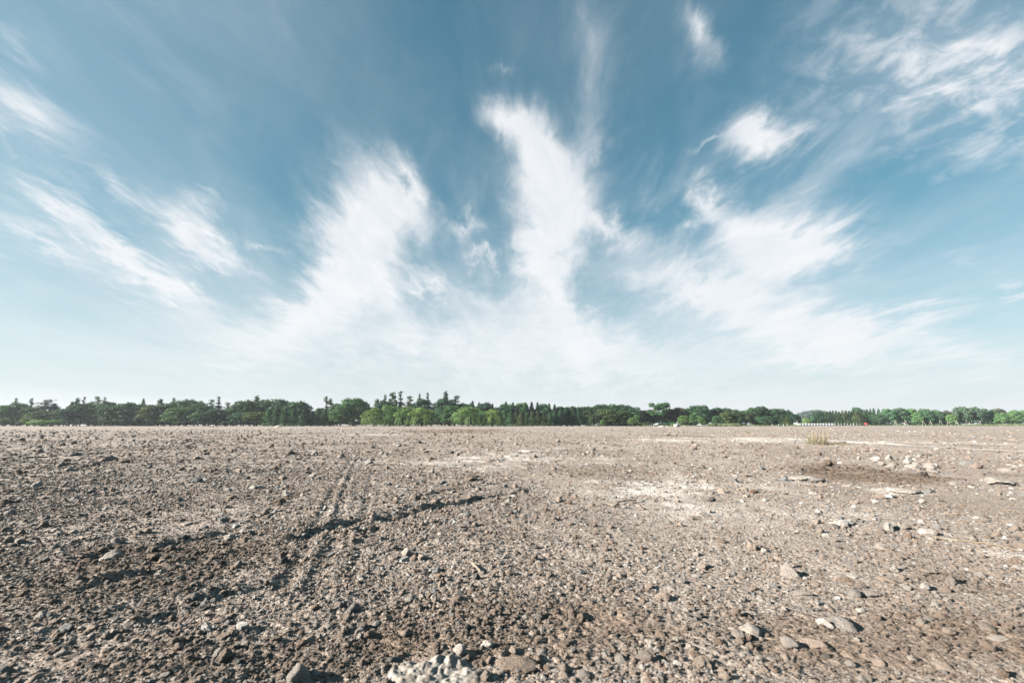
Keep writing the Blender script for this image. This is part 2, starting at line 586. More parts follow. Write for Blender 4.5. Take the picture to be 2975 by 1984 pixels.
M_GREYWALL = plain_material('grey_render', (0.42, 0.44, 0.46), (0.55, 0.57, 0.58), 0.8)
M_BLUE = plain_material('blue_sheet_metal', (0.12, 0.30, 0.44), (0.20, 0.40, 0.54), 0.8, 0.5)
M_ROOF = plain_material('grey_sheet_metal', (0.25, 0.28, 0.30), (0.36, 0.39, 0.42), 0.8, 0.5)
M_GLASS = plain_material('dark_window_glass', (0.03, 0.04, 0.05), (0.06, 0.07, 0.08), 2.0, 0.1)
M_RED = plain_material('red_car_paint', (0.26, 0.03, 0.035), (0.30, 0.04, 0.04), 2.0, 0.3)
M_RUBBER = plain_material('black_rubber', (0.02, 0.02, 0.02), (0.04, 0.04, 0.04), 6.0, 0.8)
M_CHROME = plain_material('grey_metal', (0.45, 0.46, 0.47), (0.6, 0.6, 0.62), 6.0, 0.35)
M_LAMP = plain_material('red_lamp_lens', (0.30, 0.01, 0.01), (0.40, 0.02, 0.02), 6.0, 0.2)


# ------------------------------------------------------------------ ground sheet, out to the horizon
def build_ground():
    th = list(np.arange(-1.03, 1.0301, 0.0031))
    rest = list(np.linspace(1.03, 2 * np.pi - 1.03, 90)[1:-1])
    th = np.array(th + rest)
    rr = list(np.linspace(0.002, 0.72, 9))
    r = 0.75
    while r < 5200:
        g = 0.0033 if r < 3 else 0.0056 if r < 25 else 0.009 if r < 220 else 0.04
        r *= 1 + g
        rr.append(r)
    rr = np.array(rr)
    T, R = np.meshgrid(th, rr)
    X, Y = R * np.sin(T), R * np.cos(T)
    x, y = X.ravel(), Y.ravel()
    z = height(x, y)
    nr, nt = R.shape
    V = np.stack([x, y, z], 1)
    i = np.arange(nr - 1)[:, None] * nt
    j = np.arange(nt)[None, :]
    j2 = (j + 1) % nt
    F = np.stack([i + j, i + nt + j, i + nt + j2, i + j2], -1).reshape(-1, 4)[:, ::-1]
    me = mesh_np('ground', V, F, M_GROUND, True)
    dust = dust_shade_at(V[:, 0], V[:, 1])  # dust and damp plus the painted foreground shade
    at = me.attributes.new('dust', 'FLOAT', 'POINT')  # dust and damp, with the foreground shade painted in
    at.data.foreach_set('value', np.clip(dust, 0, 1).astype(np.float32))
    o = put('ground', me)
    tag(o, kind='structure')
    return o


build_ground()

# ------------------------------------------------------------------ stones
PAL = {  # own colours of stones
    'tan': (0.357, 0.274, 0.222), 'pale': (0.536, 0.492, 0.451), 'grey': (0.268, 0.265, 0.260),
    'dark': (0.076, 0.076, 0.077), 'brown': (0.232, 0.159, 0.114), 'white': (0.661, 0.633, 0.601), 'blue-grey': (0.215, 0.231, 0.248),
    'red': (0.269, 0.103, 0.071),
}


def ico(sub):
    import bmesh
    bm = bmesh.new()
    bmesh.ops.create_icosphere(bm, subdivisions=sub, radius=1.0)
    V = np.array([v.co[:] for v in bm.verts])
    F = np.array([[v.index for v in f.verts] for f in bm.faces])
    bm.free()
    return V, F


def stone_mesh(name, seed, sub=3, flat=0.6, cuts=9, rough=0.1):
    """a broken stone: a ball cut by random planes, then roughened"""
    r = np.random.default_rng(seed)
    V, F = ico(sub)
    for _ in range(cuts):
        n = r.normal(size=3)
        n /= np.linalg.norm(n)
        d = r.uniform(0.55, 0.85)
        k = V @ n - d
        V = V - np.clip(k, 0, None)[:, None] * n * 0.92
    for s, a in ((1.4, rough * 1.6), (3.2, rough), (7.0, rough * 0.5)):
        o = r.uniform(0, 50, 3)
        f = (vnoise(V[:, 0] * s + o[0], V[:, 1] * s + o[1] + V[:, 2] * s * 0.7, seed)
             + vnoise(V[:, 2] * s + o[2], V[:, 1] * s - V[:, 0] * s * 0.6, seed + 7)) * 0.5
        V = V * (1 + a * f)[:, None]
    V[:, 1] *= r.uniform(0.65, 0.9)
    V[:, 2] *= flat
    return mesh_np(name, V, F, M_STONE, False)


STONES = [stone_mesh('stone', 100 + i, 3, fl, ct, rg) for i, (fl, ct, rg) in enumerate(
    [(.62, 9, .10), (.55, 12, .12), (.70, 7, .16), (.42, 10, .10), (.75, 14, .08), (.36, 8, .14), (.58, 5, .10), (.66, 11, .18)])]
SLABS = [stone_mesh('slab', 200 + i, 3, fl, ct, rg) for i, (fl, ct, rg) in enumerate(
    [(.20, 12, .22), (.26, 9, .30), (.16, 14, .26), (.30, 10, .34)])]


def stone(px, py, wpx, colr, label, cat='stone', group=None, mesh=None, rz=None, sink=0.25, sx=1.0, sz=1.0, name='stone', tilt=0.15, seed=0):
    x, y = G(px, py)
    r = np.random.default_rng(int(px * 7 + py * 13 + seed))
    dist = math.hypot(math.hypot(x, y), CAM_H)
    rad = wpx / FPX * dist * 0.46 * math.cos(math.atan2(abs(x), max(y, .1))) ** 0.5
    me = mesh or STONES[int(r.integers(len(STONES)))]
    zmin = min(v.co.z for v in me.vertices)
    zmax = max(v.co.z for v in me.vertices)
    z = hz(x, y)
    o = put(name, me, None, (x, y, z + rad * sz * (zmax - zmin) * (0.5 - sink)),
            (r.uniform(-tilt, tilt), r.uniform(-tilt, tilt), r.uniform(0, 6.28) if rz is None else rz), (rad * sx, rad, rad * sz))
    k = r.uniform(0.88, 1.12)
    coat = 0.42 if colr not in ('red',) else 0.15
    o.color = (*(np.clip((np.array(PAL[colr]) * (1 - coat) + np.array(PAL['tan']) * coat) * k, 0, 0.85)), 1)
    tag(o, label, cat, group)
    return o


# ---- gravel: every small stone and clod, placed by size; one countless mass
def build_gravel():
    rg = np.random.default_rng(3)
    P, S, C = [], [], []
    names = ['tan', 'pale', 'grey', 'dark', 'brown', 'blue-grey', 'white']
    prob = np.array([.58, .14, .09, .04, .11, .02, .02])
    s = 0.0036
    while s < 0.16:
        rmax = min(s / 0.0016, 75.0)
        half = 1.06
        apex = -0.55
        area = half * (rmax - apex) ** 2
        cov = 0.56 * (s / 0.009) ** -1.38 * 0.585
        if s < 0.009:
            cov = 0.56 * 0.585
        n = int(min(cov / (0.785 * s * s) * area, 170000))
        rad = np.sqrt(rg.uniform(0.9 ** 2, (rmax - apex) ** 2, n))
        th = rg.uniform(-half, half, n)
        x, y = rad * np.sin(th), apex + rad * np.cos(th)
        ro = roughness(x, y)
        clump = 0.5 + 0.9 * fbm(x / 0.35, y / 0.35, 55, 3)
        d, sd_, t, L = polyline_field(x, y, PATH, 0.5)
        keep = rg.uniform(size=n) < np.clip(0.10 + 1.40 * ro ** 1.3 * clump + 0.2 * (clump > 0.85), 0.03, 1) * (1 - 0.6 * sstep(0.58, 0.85, dust_shade_at(x, y))) * (1 - 0.8 * np.exp(-(d / 0.45) ** 2))
        mx, my = G(1268, 1958)
        keep &= np.hypot((x - mx) / 0.15, (y - my) / 0.10) > 0.8 + 0.5 * vnoise(x / 0.04, y / 0.04, 88)
        keep &= (s < 0.03) | (np.hypot(x, y) > 55 * s)
        x, y = x[keep], y[keep]
        n = len(x)
        sz = s * rg.uniform(0.8, 1.35, n) * 0.5
        el_ = rg.uniform(0.75, 1.35, n)
        sc3 = np.stack([sz * el_, sz / el_ ** 0.5, sz * rg.uniform(0.45, 0.95, n)], 1)
        z = height(x, y) + sc3[:, 2] * rg.uniform(-0.15, 0.55, n)
        ci = rg.choice(len(names), n, p=prob)
        cc = np.array([PAL[k] for k in names])[ci] * rg.uniform(0.75, 1.2, (n, 1))
        dd = dust_shade_at(x, y)[:, None]
        soil = np.where(dd < .5, 1 + (dd - .5) * np.array([1.35, 1.45, 1.55]), 1 + (dd - .5) * np.array([1.0, 1.2, 1.4]))  # stones take the soil tone, painted foreground shade included
        cc = cc * soil  # soil tone with the painted foreground shade
        P.append(np.stack([x, y, z], 1))
        S.append(sc3)
        C.append(np.clip(cc, 0, 0.85))
        s *= 1.5
    P, S, C = np.vstack(P), np.vstack(S), np.vstack(C)
    n = len(P)
    me = bpy.data.meshes.new('gravel')
    me.vertices.add(n)
    me.vertices.foreach_set('co', P.astype(np.float32).ravel())
    a = me.attributes.new('stone_scale', 'FLOAT_VECTOR', 'POINT')
    a.data.foreach_set('vector', S.astype(np.float32).ravel())
    a = me.attributes.new('stone_rot', 'FLOAT_VECTOR', 'POINT')
    rot = np.stack([rg.uniform(-.35, .35, n), rg.uniform(-.35, .35, n), rg.uniform(0, 6.28, n)], 1)
    a.data.foreach_set('vector', rot.astype(np.float32).ravel())
    a = me.attributes.new('tint', 'FLOAT_COLOR', 'POINT')
    a.data.foreach_set('color', np.hstack([C, np.ones((n, 1))]).astype(np.float32).ravel())
    a = me.attributes.new('kind_index', 'INT', 'POINT')
    a.data.foreach_set('value', rg.integers(0, 7, n).astype(np.int32))
    o = put('gravel', me)
    tag(o, 'tan and grey gravel and clods strewn over the bare field', 'gravel', kind='stuff')
    # geometry nodes: seven rough stones, one picked for each point
    ng = bpy.data.node_groups.new('gravel_stones', 'GeometryNodeTree')
    ng.interface.new_socket('Geometry', in_out='INPUT', socket_type='NodeSocketGeometry')
    ng.interface.new_socket('Geometry', in_out='OUTPUT', socket_type='NodeSocketGeometry')
    nn = ng.nodes.new
    lk = ng.links.new
    gi, go = nn('NodeGroupInput'), nn('NodeGroupOutput')
    g2i = nn('GeometryNodeGeometryToInstance')
    for k in range(7):
        ic = nn('GeometryNodeMeshIcoSphere')
        ic.inputs['Subdivisions'].default_value = 3
        last = ic.outputs['Mesh']
        for sc_, am in ((0.75, 1.5), (2.1, 0.55)):
            sp_ = nn('GeometryNodeSetPosition')
            nz = nn('ShaderNodeTexNoise')
            nz.noise_dimensions = '4D'
            nz.inputs['W'].default_value = k * 3.7 + sc_
            nz.inputs['Scale'].default_value = sc_
            nz.inputs['Detail'].default_value = 2
            sub = nn('ShaderNodeVectorMath')
            sub.operation = 'SUBTRACT'
            sub.inputs[1].default_value = (.5, .5, .5)
            scl = nn('ShaderNodeVectorMath')
            scl.operation = 'SCALE'
            scl.inputs['Scale'].default_value = am
            lk(nz.outputs['Color'], sub.inputs[0])
            lk(sub.outputs[0], scl.inputs[0])
            lk(last, sp_.inputs['Geometry'])
            lk(scl.outputs[0], sp_.inputs['Offset'])
            last = sp_.outputs[0]
        sm = nn('GeometryNodeSetMaterial')
        sm.inputs['Material'].default_value = M_PEB
        lk(last, sm.inputs['Geometry'])
        lk(sm.outputs[0], g2i.inputs[0])
    iop = nn('GeometryNodeInstanceOnPoints')
    iop.inputs['Pick Instance'].default_value = True
    lk(gi.outputs[0], iop.inputs['Points'])
    lk(g2i.outputs[0], iop.inputs['Instance'])
    for nm, ty, sock in (('kind_index', 'INT', 'Instance Index'), ('stone_rot', 'FLOAT_VECTOR', 'Rotation'), ('stone_scale', 'FLOAT_VECTOR', 'Scale')):
        na = nn('GeometryNodeInputNamedAttribute')
        na.data_type = ty
        na.inputs['Name'].default_value = nm
        lk(na.outputs['Attribute'], iop.inputs[sock])
    lk(iop.outputs[0], go.inputs[0])
    md = o.modifiers.new('stones', 'NODES')
    md.node_group = ng
    print('gravel stones', n)


build_gravel()

# ---- stones one can pick out in the photograph: pixel, width in pixels, colour, shape
GRP = 'loose stones lying on the bare ground'
LANDMARKS = [(1270, 1945, 330, 'beside the crumbled white mortar'), (1300, 1470, 300, 'near the crooked soil ridge'),
             (960, 1480, 170, 'beside the tyre tracks'), (2600, 1352, 190, 'around the white rubble'),
             (2345, 1390, 150, 'near the broad pale slab'), (2400, 1270, 330, 'near the grass tuft and pale strip'),
             (2450, 1790, 330, 'among the coarse cobbles'), (1540, 1310, 170, 'near the white flat slab'),
             (380, 1560, 330, 'on the dark coarse gravel'), (600, 1860, 420, 'on the loose dark gravel'),
             (1600, 1870, 330, 'on the coarse dark gravel'), (2680, 1560, 260, 'near the long straw stalk')]


def where(px, py):
    best, txt = 1.0, 'on the open gravel'
    for lx, ly, lr, t in LANDMARKS:
        q = math.hypot(px - lx, (py - ly) * 1.6) / lr
        if q < best:
            best, txt = q, t
    return txt


TRACED = """
427 1545 30 tan r|213 1547 24 pale r|119 1528 20 pale f|334 1579 32 grey a|668 1557 44 pale f|544 1521 36 pale f|753 1494 20 pale r
717 1511 16 white r|383 1530 18 pale r|389 1566 25 grey f|585 1555 18 tan r|904 1557 22 pale a|85 1409 18 tan f|319 1372 30 pale f
387 1313 20 dark f|276 1317 45 dark f|470 1292 11 pale r|768 1396 13 pale r|425 1428 13 pale r|232 1492 30 grey f|40 1483 20 pale f
172 1606 36 pale f|808 1240 24 pale f|325 1626 45 white a|470 1639 20 tan a|157 1658 24 white f|630 1901 42 grey a|340 1933 30 tan r
493 1863 30 tan f|268 1831 28 tan r|895 1863 38 tan r|949 1820 34 pale a|783 1731 34 grey f|868 1975 74 grey a|176 1895 30 pale r
706 1799 25 white f|51 1935 20 pale r|712 1871 24 pale r|1183 1609 42 pale a|1281 1722 38 tan a|1187 1743 34 pale a|1098 1811 36 white a
1053 1824 30 dark a|1183 1848 30 dark a|1319 1748 58 brown f|1415 1886 42 white a|1419 1920 34 tan a|1527 1792 22 pale r
1710 1750 38 tan a|1953 1707 42 white f|1983 1684 44 pale f|1544 1886 20 white r|1574 1899 32 grey a|1638 1945 34 tan r|1698 1958 46 grey r
1876 1920 46 dark a|1808 1909 42 grey r|1489 1892 28 tan a|1668 1892 26 blue-grey a|1966 1928 30 white f|1336 1905 42 white a
1004 1690 18 pale r|2290 1671 54 pale a|2562 1597 36 pale r|2022 1607 25 pale r|2485 1680 40 white f|2579 1695 54 tan f
2694 1714 40 white a|2690 1671 36 tan f|2602 1665 28 white a|2443 1814 88 grey f|2392 1814 42 white a|2362 1863 70 tan f
2183 1833 60 pale a|2145 1843 50 grey f|2500 1775 26 white r|2524 1729 50 grey f|2485 1731 44 grey r|2328 1722 52 grey f
2707 1778 36 tan f|2758 1839 32 tan r|2549 1912 42 tan f|2502 1958 42 pale f|2290 1871 42 grey a|2698 1803 34 grey f|2902 1860 42 pale f
2741 1931 52 tan f|2868 1831 42 dark r|1498 1523 20 brown r|1381 1547 16 pale r|1768 1560 18 pale r|1474 1515 11 pale r|1315 1515 13 pale a
1062 1487 24 grey f|1255 1370 22 pale a|1264 1376 16 tan a|1351 1355 16 pale f|1553 1377 12 white r|1708 1313 18 white r|1693 1319 18 pale a
1593 1298 12 pale a|1863 1409 28 white f|1923 1411 15 white r|1970 1415 25 pale f|1230 1577 17 brown r|1132 1263 11 pale r|1151 1290 32 pale f
1823 1583 17 brown r|1583 1597 15 white r|2122 1335 17 pale r|2181 1341 13 tan r|2096 1350 17 pale f|2230 1314 12 white f|2513 1310 25 pale f
2919 1366 42 pale f|2137 1394 19 pale a|2698 1549 46 white r|2566 1549 19 dark a|2553 1508 19 dark f|2864 1515 23 dark f|2158 1534 13 pale r
2175 1572 15 white f|2613 1534 52 pale f|2205 1517 17 white r|2919 1280 16 dark f|2413 1248 9 pale r|2507 1280 14 dark f
2934 1330 14 white f|1405 1668 24 pale a|1560 1660 20 tan a|1820 1640 22 white a|2070 1690 26 dark r|1100 1700 24 grey a|560 1700 26 tan a
"""
FORM = {'r': ('rounded', (0, 4, 6), 1.0), 'a': ('angular', (1, 2, 7), 1.0), 'f': ('flat', (3, 5), 0.85)}
for ent in TRACED.replace('\n', '|').split('|'):
    if not ent.strip():
        continue
    px, py, w, c_, f_ = ent.split()
    px, py, w = float(px), float(py), float(w)
    adj, idx, sz_ = FORM[f_]
    size = 'large' if w >= 50 else 'small' if w < 18 else 'fist-sized' if w > 34 else 'little'
    me = STONES[idx[int(px) % len(idx)]]
    stone(px, py, w * 1.08, c_, '%s %s %s stone %s' % (size, c_, adj, where(px, py)), 'stone', GRP, me, None, 0.36, 1.0, sz_ * 0.88)

# lesser stones, largest of the gravel in view
rs = np.random.default_rng(77)
for i in range(125):
    py = 1262 + 720 * rs.uniform(0, 1) ** 0.85
    px = rs.uniform(10, 2965)
    w = rs.uniform(11, 18) + 14 * ((py - 1262) / 720) * rs.uniform(0.3, 1)
    if 1100 < px < 1440 and py > 1850:
        continue
    c_ = ['tan', 'tan', 'pale', 'grey', 'brown', 'dark', 'pale'][rs.integers(7)]
    f_ = 'raf'[rs.integers(3)]
    adj, idx, sz_ = FORM[f_]
    stone(px, py, w, c_, 'small %s %s pebble %s' % (c_, adj, where(px, py)), 'pebble', 'pebbles scattered over the field',
          STONES[idx[i % len(idx)]], None, 0.25, 1.0, sz_, 'pebble')

# slabs and rubble of pale concrete
for (px, py, w, c_, lab, k) in (
        (1540, 1311, 76, 'white', 'white flat concrete slab lying alone on the open gravel', 0),
        (2345, 1391, 92, 'white', 'broad pale concrete slab beside the dark damp soil', 1),
        (2460, 1407, 42, 'pale', 'small pale concrete slab on the edge of the damp soil', 2),
        (2905, 1404, 74, 'white', 'thick pale concrete chunk past the dark damp soil', 3),
        (2562, 1284, 44, 'white', 'thin white slab lying on the pale strip of dust', 2),
        (1506, 1934, 112, 'brown', 'brown flat stone slab beside the crumbled white mortar', 1),
        (2640, 1427, 80, 'pale', 'pale flat crust on the dusty rise below the damp soil', 0)):
    stone(px, py, w, c_, lab, 'concrete', None, SLABS[k], 0.3 * k, 0.30, 1.0, 1.0, 'concrete_chunk', 0.05)
stone(2188, 1428, 28, 'red', 'red brick fragment half sunk in the gravel', 'brick', None, STONES[1], 0.3, 0.3, 1.2, 0.8, 'brick_fragment')
rb = np.random.default_rng(31)
for i in range(26):
    u = rb.uniform(0, 1)
    px = 2480 + 245 * u + rb.normal() * 8
    py = 1333 + 26 * u + rb.normal() * 6
    stone(px, py, rb.uniform(14, 34), ['white', 'white', 'pale'][i % 3], 'white broken concrete lump in the rubble patch', 'rubble',
          'white rubble patch', [STONES[1], STONES[2], SLABS[1], SLABS[3]][i % 4], None, 0.25, 1, 1, 'rubble_lump')


# crumbled mortar in the foreground
def mortar():
    x, y = G(1268, 1958)
    r = np.random.default_rng(8)
    n = 150
    u, v = np.meshgrid(np.linspace(-1, 1, n), np.linspace(-1, 1, n))
    X, Y = u * 0.20, v * 0.13
    q = np.hypot(u * (1 + 0.15 * v), v) + 0.28 * fbm(u * 2 + 4, v * 2, 61, 4)
    dome = 1 - sstep(0.35, 0.92, q)
    lump = 0.55 + 0.75 * fbm(X / 0.075, Y / 0.075, 63, 3, 0.5)
    Z = dome * (0.008 + 0.007 * np.clip(lump, 0, 1.4)) + 0.0030 * dome * vnoise(X / 0.022, Y / 0.022, 66) + 0.0034 * dome * np.abs(vnoise(X / 0.010, Y / 0.010, 67))
    Z = Z - 0.0025 * dome * sstep(0.15, 0.5, vnoise(X / 0.03, Y / 0.03, 68))
    base = height((X + x).ravel(), (Y + y).ravel()).reshape(X.shape)
    Z = Z + base - 0.012 * (1 - dome) - 0.004 - hz(x, y)
    V = np.stack([X.ravel(), Y.ravel(), Z.ravel()], 1)
    i = np.arange(n - 1)[:, None] * n
    j = np.arange(n - 1)[None, :]
    F = np.stack([i + j, i + j + 1, i + n + j + 1, i + n + j], -1).reshape(-1, 4)
    keep = (dome.ravel()[F] > 0.01).any(1)
    me = mesh_np('mortar', V, F[keep], plain_material('crumbled_mortar', (0.15, 0.125, 0.105), (0.30, 0.27, 0.24), 45.0), False)
    o = put('mortar_lump', me, None, (x, y, hz(x, y)))
    tag(o, 'crumbled lump of whitish mortar pressed into the dark gravel', 'mortar')
    for k in range(9):
        a = r.uniform(0, 6.28)
        px, py = 1268 + math.cos(a) * r.uniform(30, 170), 1945 + math.sin(a) * r.uniform(8, 48)
        if py > 1980:
            continue
        stone(px, py, r.uniform(10, 22), 'pale', 'pale crumb broken off the foreground mortar lump', 'mortar', 'crumbs of white mortar',
              STONES[int(r.integers(8))], None, 0.3, 1, 0.8, 'mortar_crumb')


mortar()


# ------------------------------------------------------------------ tubes: sticks, straw, trunks
def tube(pts, radii, sides=6):
    pts = np.asarray(pts, float)
    V, F = [], []
    for i, p in enumerate(pts):
        d = pts[min(i + 1, len(pts) - 1)] - pts[max(i - 1, 0)]
        d /= np.linalg.norm(d) + 1e-9
        a = np.cross(d, [0.3, 0.1, 1.0] if abs(d[2]) < 0.9 else [1, 0, 0])
        a /= np.linalg.norm(a)
        b = np.cross(d, a)
        for k in range(sides):
            t = 2 * np.pi * k / sides
            V.append(p + radii[i] * (math.cos(t) * a + math.sin(t) * b))
    for i in range(len(pts) - 1):
        for k in range(sides):
            F.append((i * sides + k, i * sides + (k + 1) % sides, (i + 1) * sides + (k + 1) % sides, (i + 1) * sides + k))
    return np.array(V), np.array(F)


def join(parts):
    V, F, n = [], [], 0
    for v, f in parts:
        V.append(v)
        F.append(np.asarray(f) + n)
        n += len(v)
    return np.vstack(V), np.vstack(F)


def stick(name, pxs, rad, mat, label, cat, lift=0.006, bend=0.0):
    P = []
    g = [G(*p) for p in pxs]
    n = 9
    g = np.array(g)
    t = np.linspace(0, len(g) - 1, n)
    x = np.interp(t, range(len(g)), g[:, 0])
    y = np.interp(t, range(len(g)), g[:, 1])
    z = np.maximum(height(x, y), np.mean(height(x, y))) + lift + rad * 0.6
    z = z + bend * np.sin(np.linspace(0, math.pi, n))
    o0 = np.array([x[0], y[0], 0])
    rad_ = rad * np.linspace(1.1, 0.6, n) * RNG.uniform(0.85, 1.15, n)
    V, F = tube(np.stack([x, y, z], 1) - o0, rad_, 7)
    o = put(name, mesh_np(name, V, F, mat, True), None, o0)
    tag(o, label, cat)


stick('straw_stalk', [(2700, 1562), (2790, 1572), (2870, 1583), (2965, 1601)], 0.0018, M_STRAW, 'long pale straw stalk lying past the white rounded stone', 'straw')
stick('straw_stalk', [(2925, 1480), (2975, 1491)], 0.0018, M_STRAW, 'short pale straw stalk lying on the dusty ground alone', 'straw')
stick('branch', [(1762, 1463), (1786, 1478), (1800, 1462), (1850, 1456)], 0.006, M_WOOD, 'curved brown twig lying on smooth dust', 'twig', 0.004, 0.01)
stick('wood_splinter', [(1372, 1640), (1385, 1653), (1398, 1668)], 0.006, M_WOOD, 'short brown wood splinter on open gravel', 'wood')
stick('wood_splinter', [(1483, 1383), (1530, 1381), (1560, 1385)], 0.003, M_STRAW, 'thin pale wood splinter lying on brown soil', 'wood')
stick('pole', [(75, 1327), (150, 1325), (245, 1319)], 0.016, M_RUBBER, 'dark thin pipe lying flat on the stony ground', 'pipe')
stick('wood_splinter', [(1680, 1364), (1720, 1366), (1745, 1364)], 0.003, M_STRAW, 'long pale sliver of wood across brown soil', 'wood')


# ------------------------------------------------------------------ grass tufts
def tuft(px, py, hpx, wpx, n, green, label, name='grass_tuft', flat=0.0):
    x, y = G(px, py)
    dist = math.hypot(x, y)
    H, Wd = hpx / FPX * dist, wpx / FPX * dist
    r = np.random.default_rng(int(px + py))
    V, F = [], []
    for i in range(n):
        a = r.uniform(0, 6.28)
        rad = Wd * 0.30 * math.sqrt(r.uniform())
        b = np.array([math.cos(a) * rad, math.sin(a) * rad * 0.8, -0.01])
        lean = r.uniform(0.15, 1.35) * (1 + flat)
        a2 = a + r.normal() * 0.7
        L = H * r.uniform(0.45, 1.15)
        wd = max(0.004, H * 0.010)
        side = np.array([-math.sin(a2), math.cos(a2), 0]) * wd
        k0 = len(V)
        for j in range(5):
            t = j / 4
            p = b + np.array([math.cos(a2), math.sin(a2), 0]) * (L * lean * 0.75 * t ** 1.5) + np.array([0, 0, L * (t - 0.45 * lean * t * t) / (1 + 1.6 * flat)])
            w = 1 - t * 0.92
            V += [p - side * w, p + side * w]
        for j in range(4):
            F.append((k0 + 2 * j, k0 + 2 * j + 1, k0 + 2 * j + 3, k0 + 2 * j + 2))
    me = mesh_np(name, V, F, M_GRASS)
    me.materials.append(M_STRAW)
    mi = (r.uniform(size=n) > green).astype(np.int32).repeat(4)
    me.polygons.foreach_set('material_index', mi)
    o = put(name, me, None, (x, y, hz(x, y)))
    tag(o, label, 'grass')


tuft(2375, 1292, 44, 75, 230, 0.42, 'tall green and straw grass tuft at the end of the pale strip')
tuft(2435, 1293, 22, 80, 260, 0.25, 'low straw-coloured grass sprawling beside the tall tuft', flat=0.5)
tuft(2180, 1260, 16, 30, 90, 0.7, 'small green grass tuft far out on the dusty ground')
tuft(2216, 1261, 7, 40, 90, 0.1, 'flat brown grass scrap next to the small green tuft', flat=1.0)
tuft(2242, 1254, 7, 70, 120, 0.05, 'thin line of dry brown grass in front of the far trees', flat=1.0)
tuft(2322, 1263, 9, 34, 90, 0.4, 'low dry grass scrap left of the tall tuft', flat=0.7)
tuft(2412, 1266, 10, 60, 140, 0.15, 'flattened straw grass behind the tall tuft', flat=0.9)
tuft(2528, 1273, 10, 90, 200, 0.2, 'long low strip of straw grass behind the pale strip', flat=0.9)
tuft(2580, 1264, 7, 70, 140, 0.1, 'dry straw scraps strewn beyond the pale strip', flat=1.0)
tuft(2838, 1294, 14, 100, 240, 0.35, 'low dry grass lying across the pale strip', flat=0.8)
tuft(2900, 1301, 12, 60, 120, 0.15, 'straw wisps on the far end of the pale strip', flat=0.8)
tuft(2720, 1262, 6, 60, 100, 0.1, 'brown straw scraps far beyond the pale strip', flat=1.0)


# ------------------------------------------------------------------ trees
def leaves_mesh(name, C, Nn, S, seed, asp=0.62):
    """one small four-sided leaf clump per point"""
    r = np.random.default_rng(seed)
    n = len(C)
    a = np.cross(Nn, r.normal(size=(n, 3)))
    a /= np.linalg.norm(a, axis=1, keepdims=True) + 1e-9
    b = np.cross(Nn, a)
    b /= np.linalg.norm(b, axis=1, keepdims=True) + 1e-9
    s = S[:, None]
    lift = Nn * s * 0.25
    V = np.stack([C - a * s, C - b * s * asp + lift, C + a * s, C + b * s * asp + lift], 1).reshape(-1, 3)
    F = np.arange(n * 4).reshape(-1, 4)
    me = mesh_np(name, V, F, M_LEAF)
    at = me.attributes.new('vary', 'FLOAT', 'POINT')
    clump = 0.5 + 0.5 * np.sin(C[:, 0] * 1.3 + seed) * np.sin(C[:, 1] * 1.1) * np.cos(C[:, 2] * 1.7 + seed)
    at.data.foreach_set('value', np.clip(0.55 * r.uniform(size=n) + 0.45 * clump, 0, 1).repeat(4).astype(np.float32))
    return me


def unit(r, n):
    v = r.normal(size=(n, 3))
    return v / np.linalg.norm(v, axis=1, keepdims=True)


def lobes(r, L, per, size, shell=0.72):
    """leaf points on a list of ellipsoid lobes (centre, radii)"""
    C, Nn, S = [], [], []
    for c, rad in L:
        rad = np.array(rad)
        n = int(per * (rad[0] * rad[1] + rad[0] * rad[2]) / 2)
        u = unit(r, n)
        u[:, 2] = np.where(u[:, 2] < -0.35, -u[:, 2] * 0.6, u[:, 2])
        k = r.uniform(shell, 1.08, (n, 1)) * (1 + 0.14 * np.sin(u[:, :1] * 7 + c[0] * 3) * np.sin(u[:, 1:2] * 6 + u[:, 2:] * 5))
        C.append(np.array(c) + u * rad * k)
        Nn.append(u + 0.55 * r.normal(size=(n, 3)))
        S.append(size * r.uniform(0.6, 1.35, n))
    Nn = np.vstack(Nn)
    return np.vstack(C), Nn / np.linalg.norm(Nn, axis=1, keepdims=True), np.concatenate(S)


def trunk_parts(r, H, rad, limbs, spread, z0):
    parts = []
    n = 7
    zz_ = np.linspace(0, H, n)
    cx = np.cumsum(r.normal(size=n) * 0.08)
    cy = np.cumsum(r.normal(size=n) * 0.08)
    parts.append(tube(np.stack([cx - cx[0], cy - cy[0], zz_ - 0.1], 1), rad * np.linspace(1.25, 0.3, n), 7))
    for i in range(limbs):
        t = r.uniform(0.0, 1.0)
        z = z0 + (H * 0.85 - z0) * t
        a = r.uniform(0, 6.28)
        l = spread * r.uniform(0.55, 1.0) * (1 - 0.45 * t)
        k = np.linspace(0, 1, 5)
        bx = np.interp(z, zz_, cx - cx[0])
        by = np.interp(z, zz_, cy - cy[0])
        P = np.stack([bx + np.cos(a + 0.3 * k) * l * k, by + np.sin(a + 0.3 * k) * l * k, z + l * 0.75 * k ** 1.4], 1)
        parts.append(tube(P, rad * 0.42 * np.linspace(1, 0.25, 5), 5))
    return parts


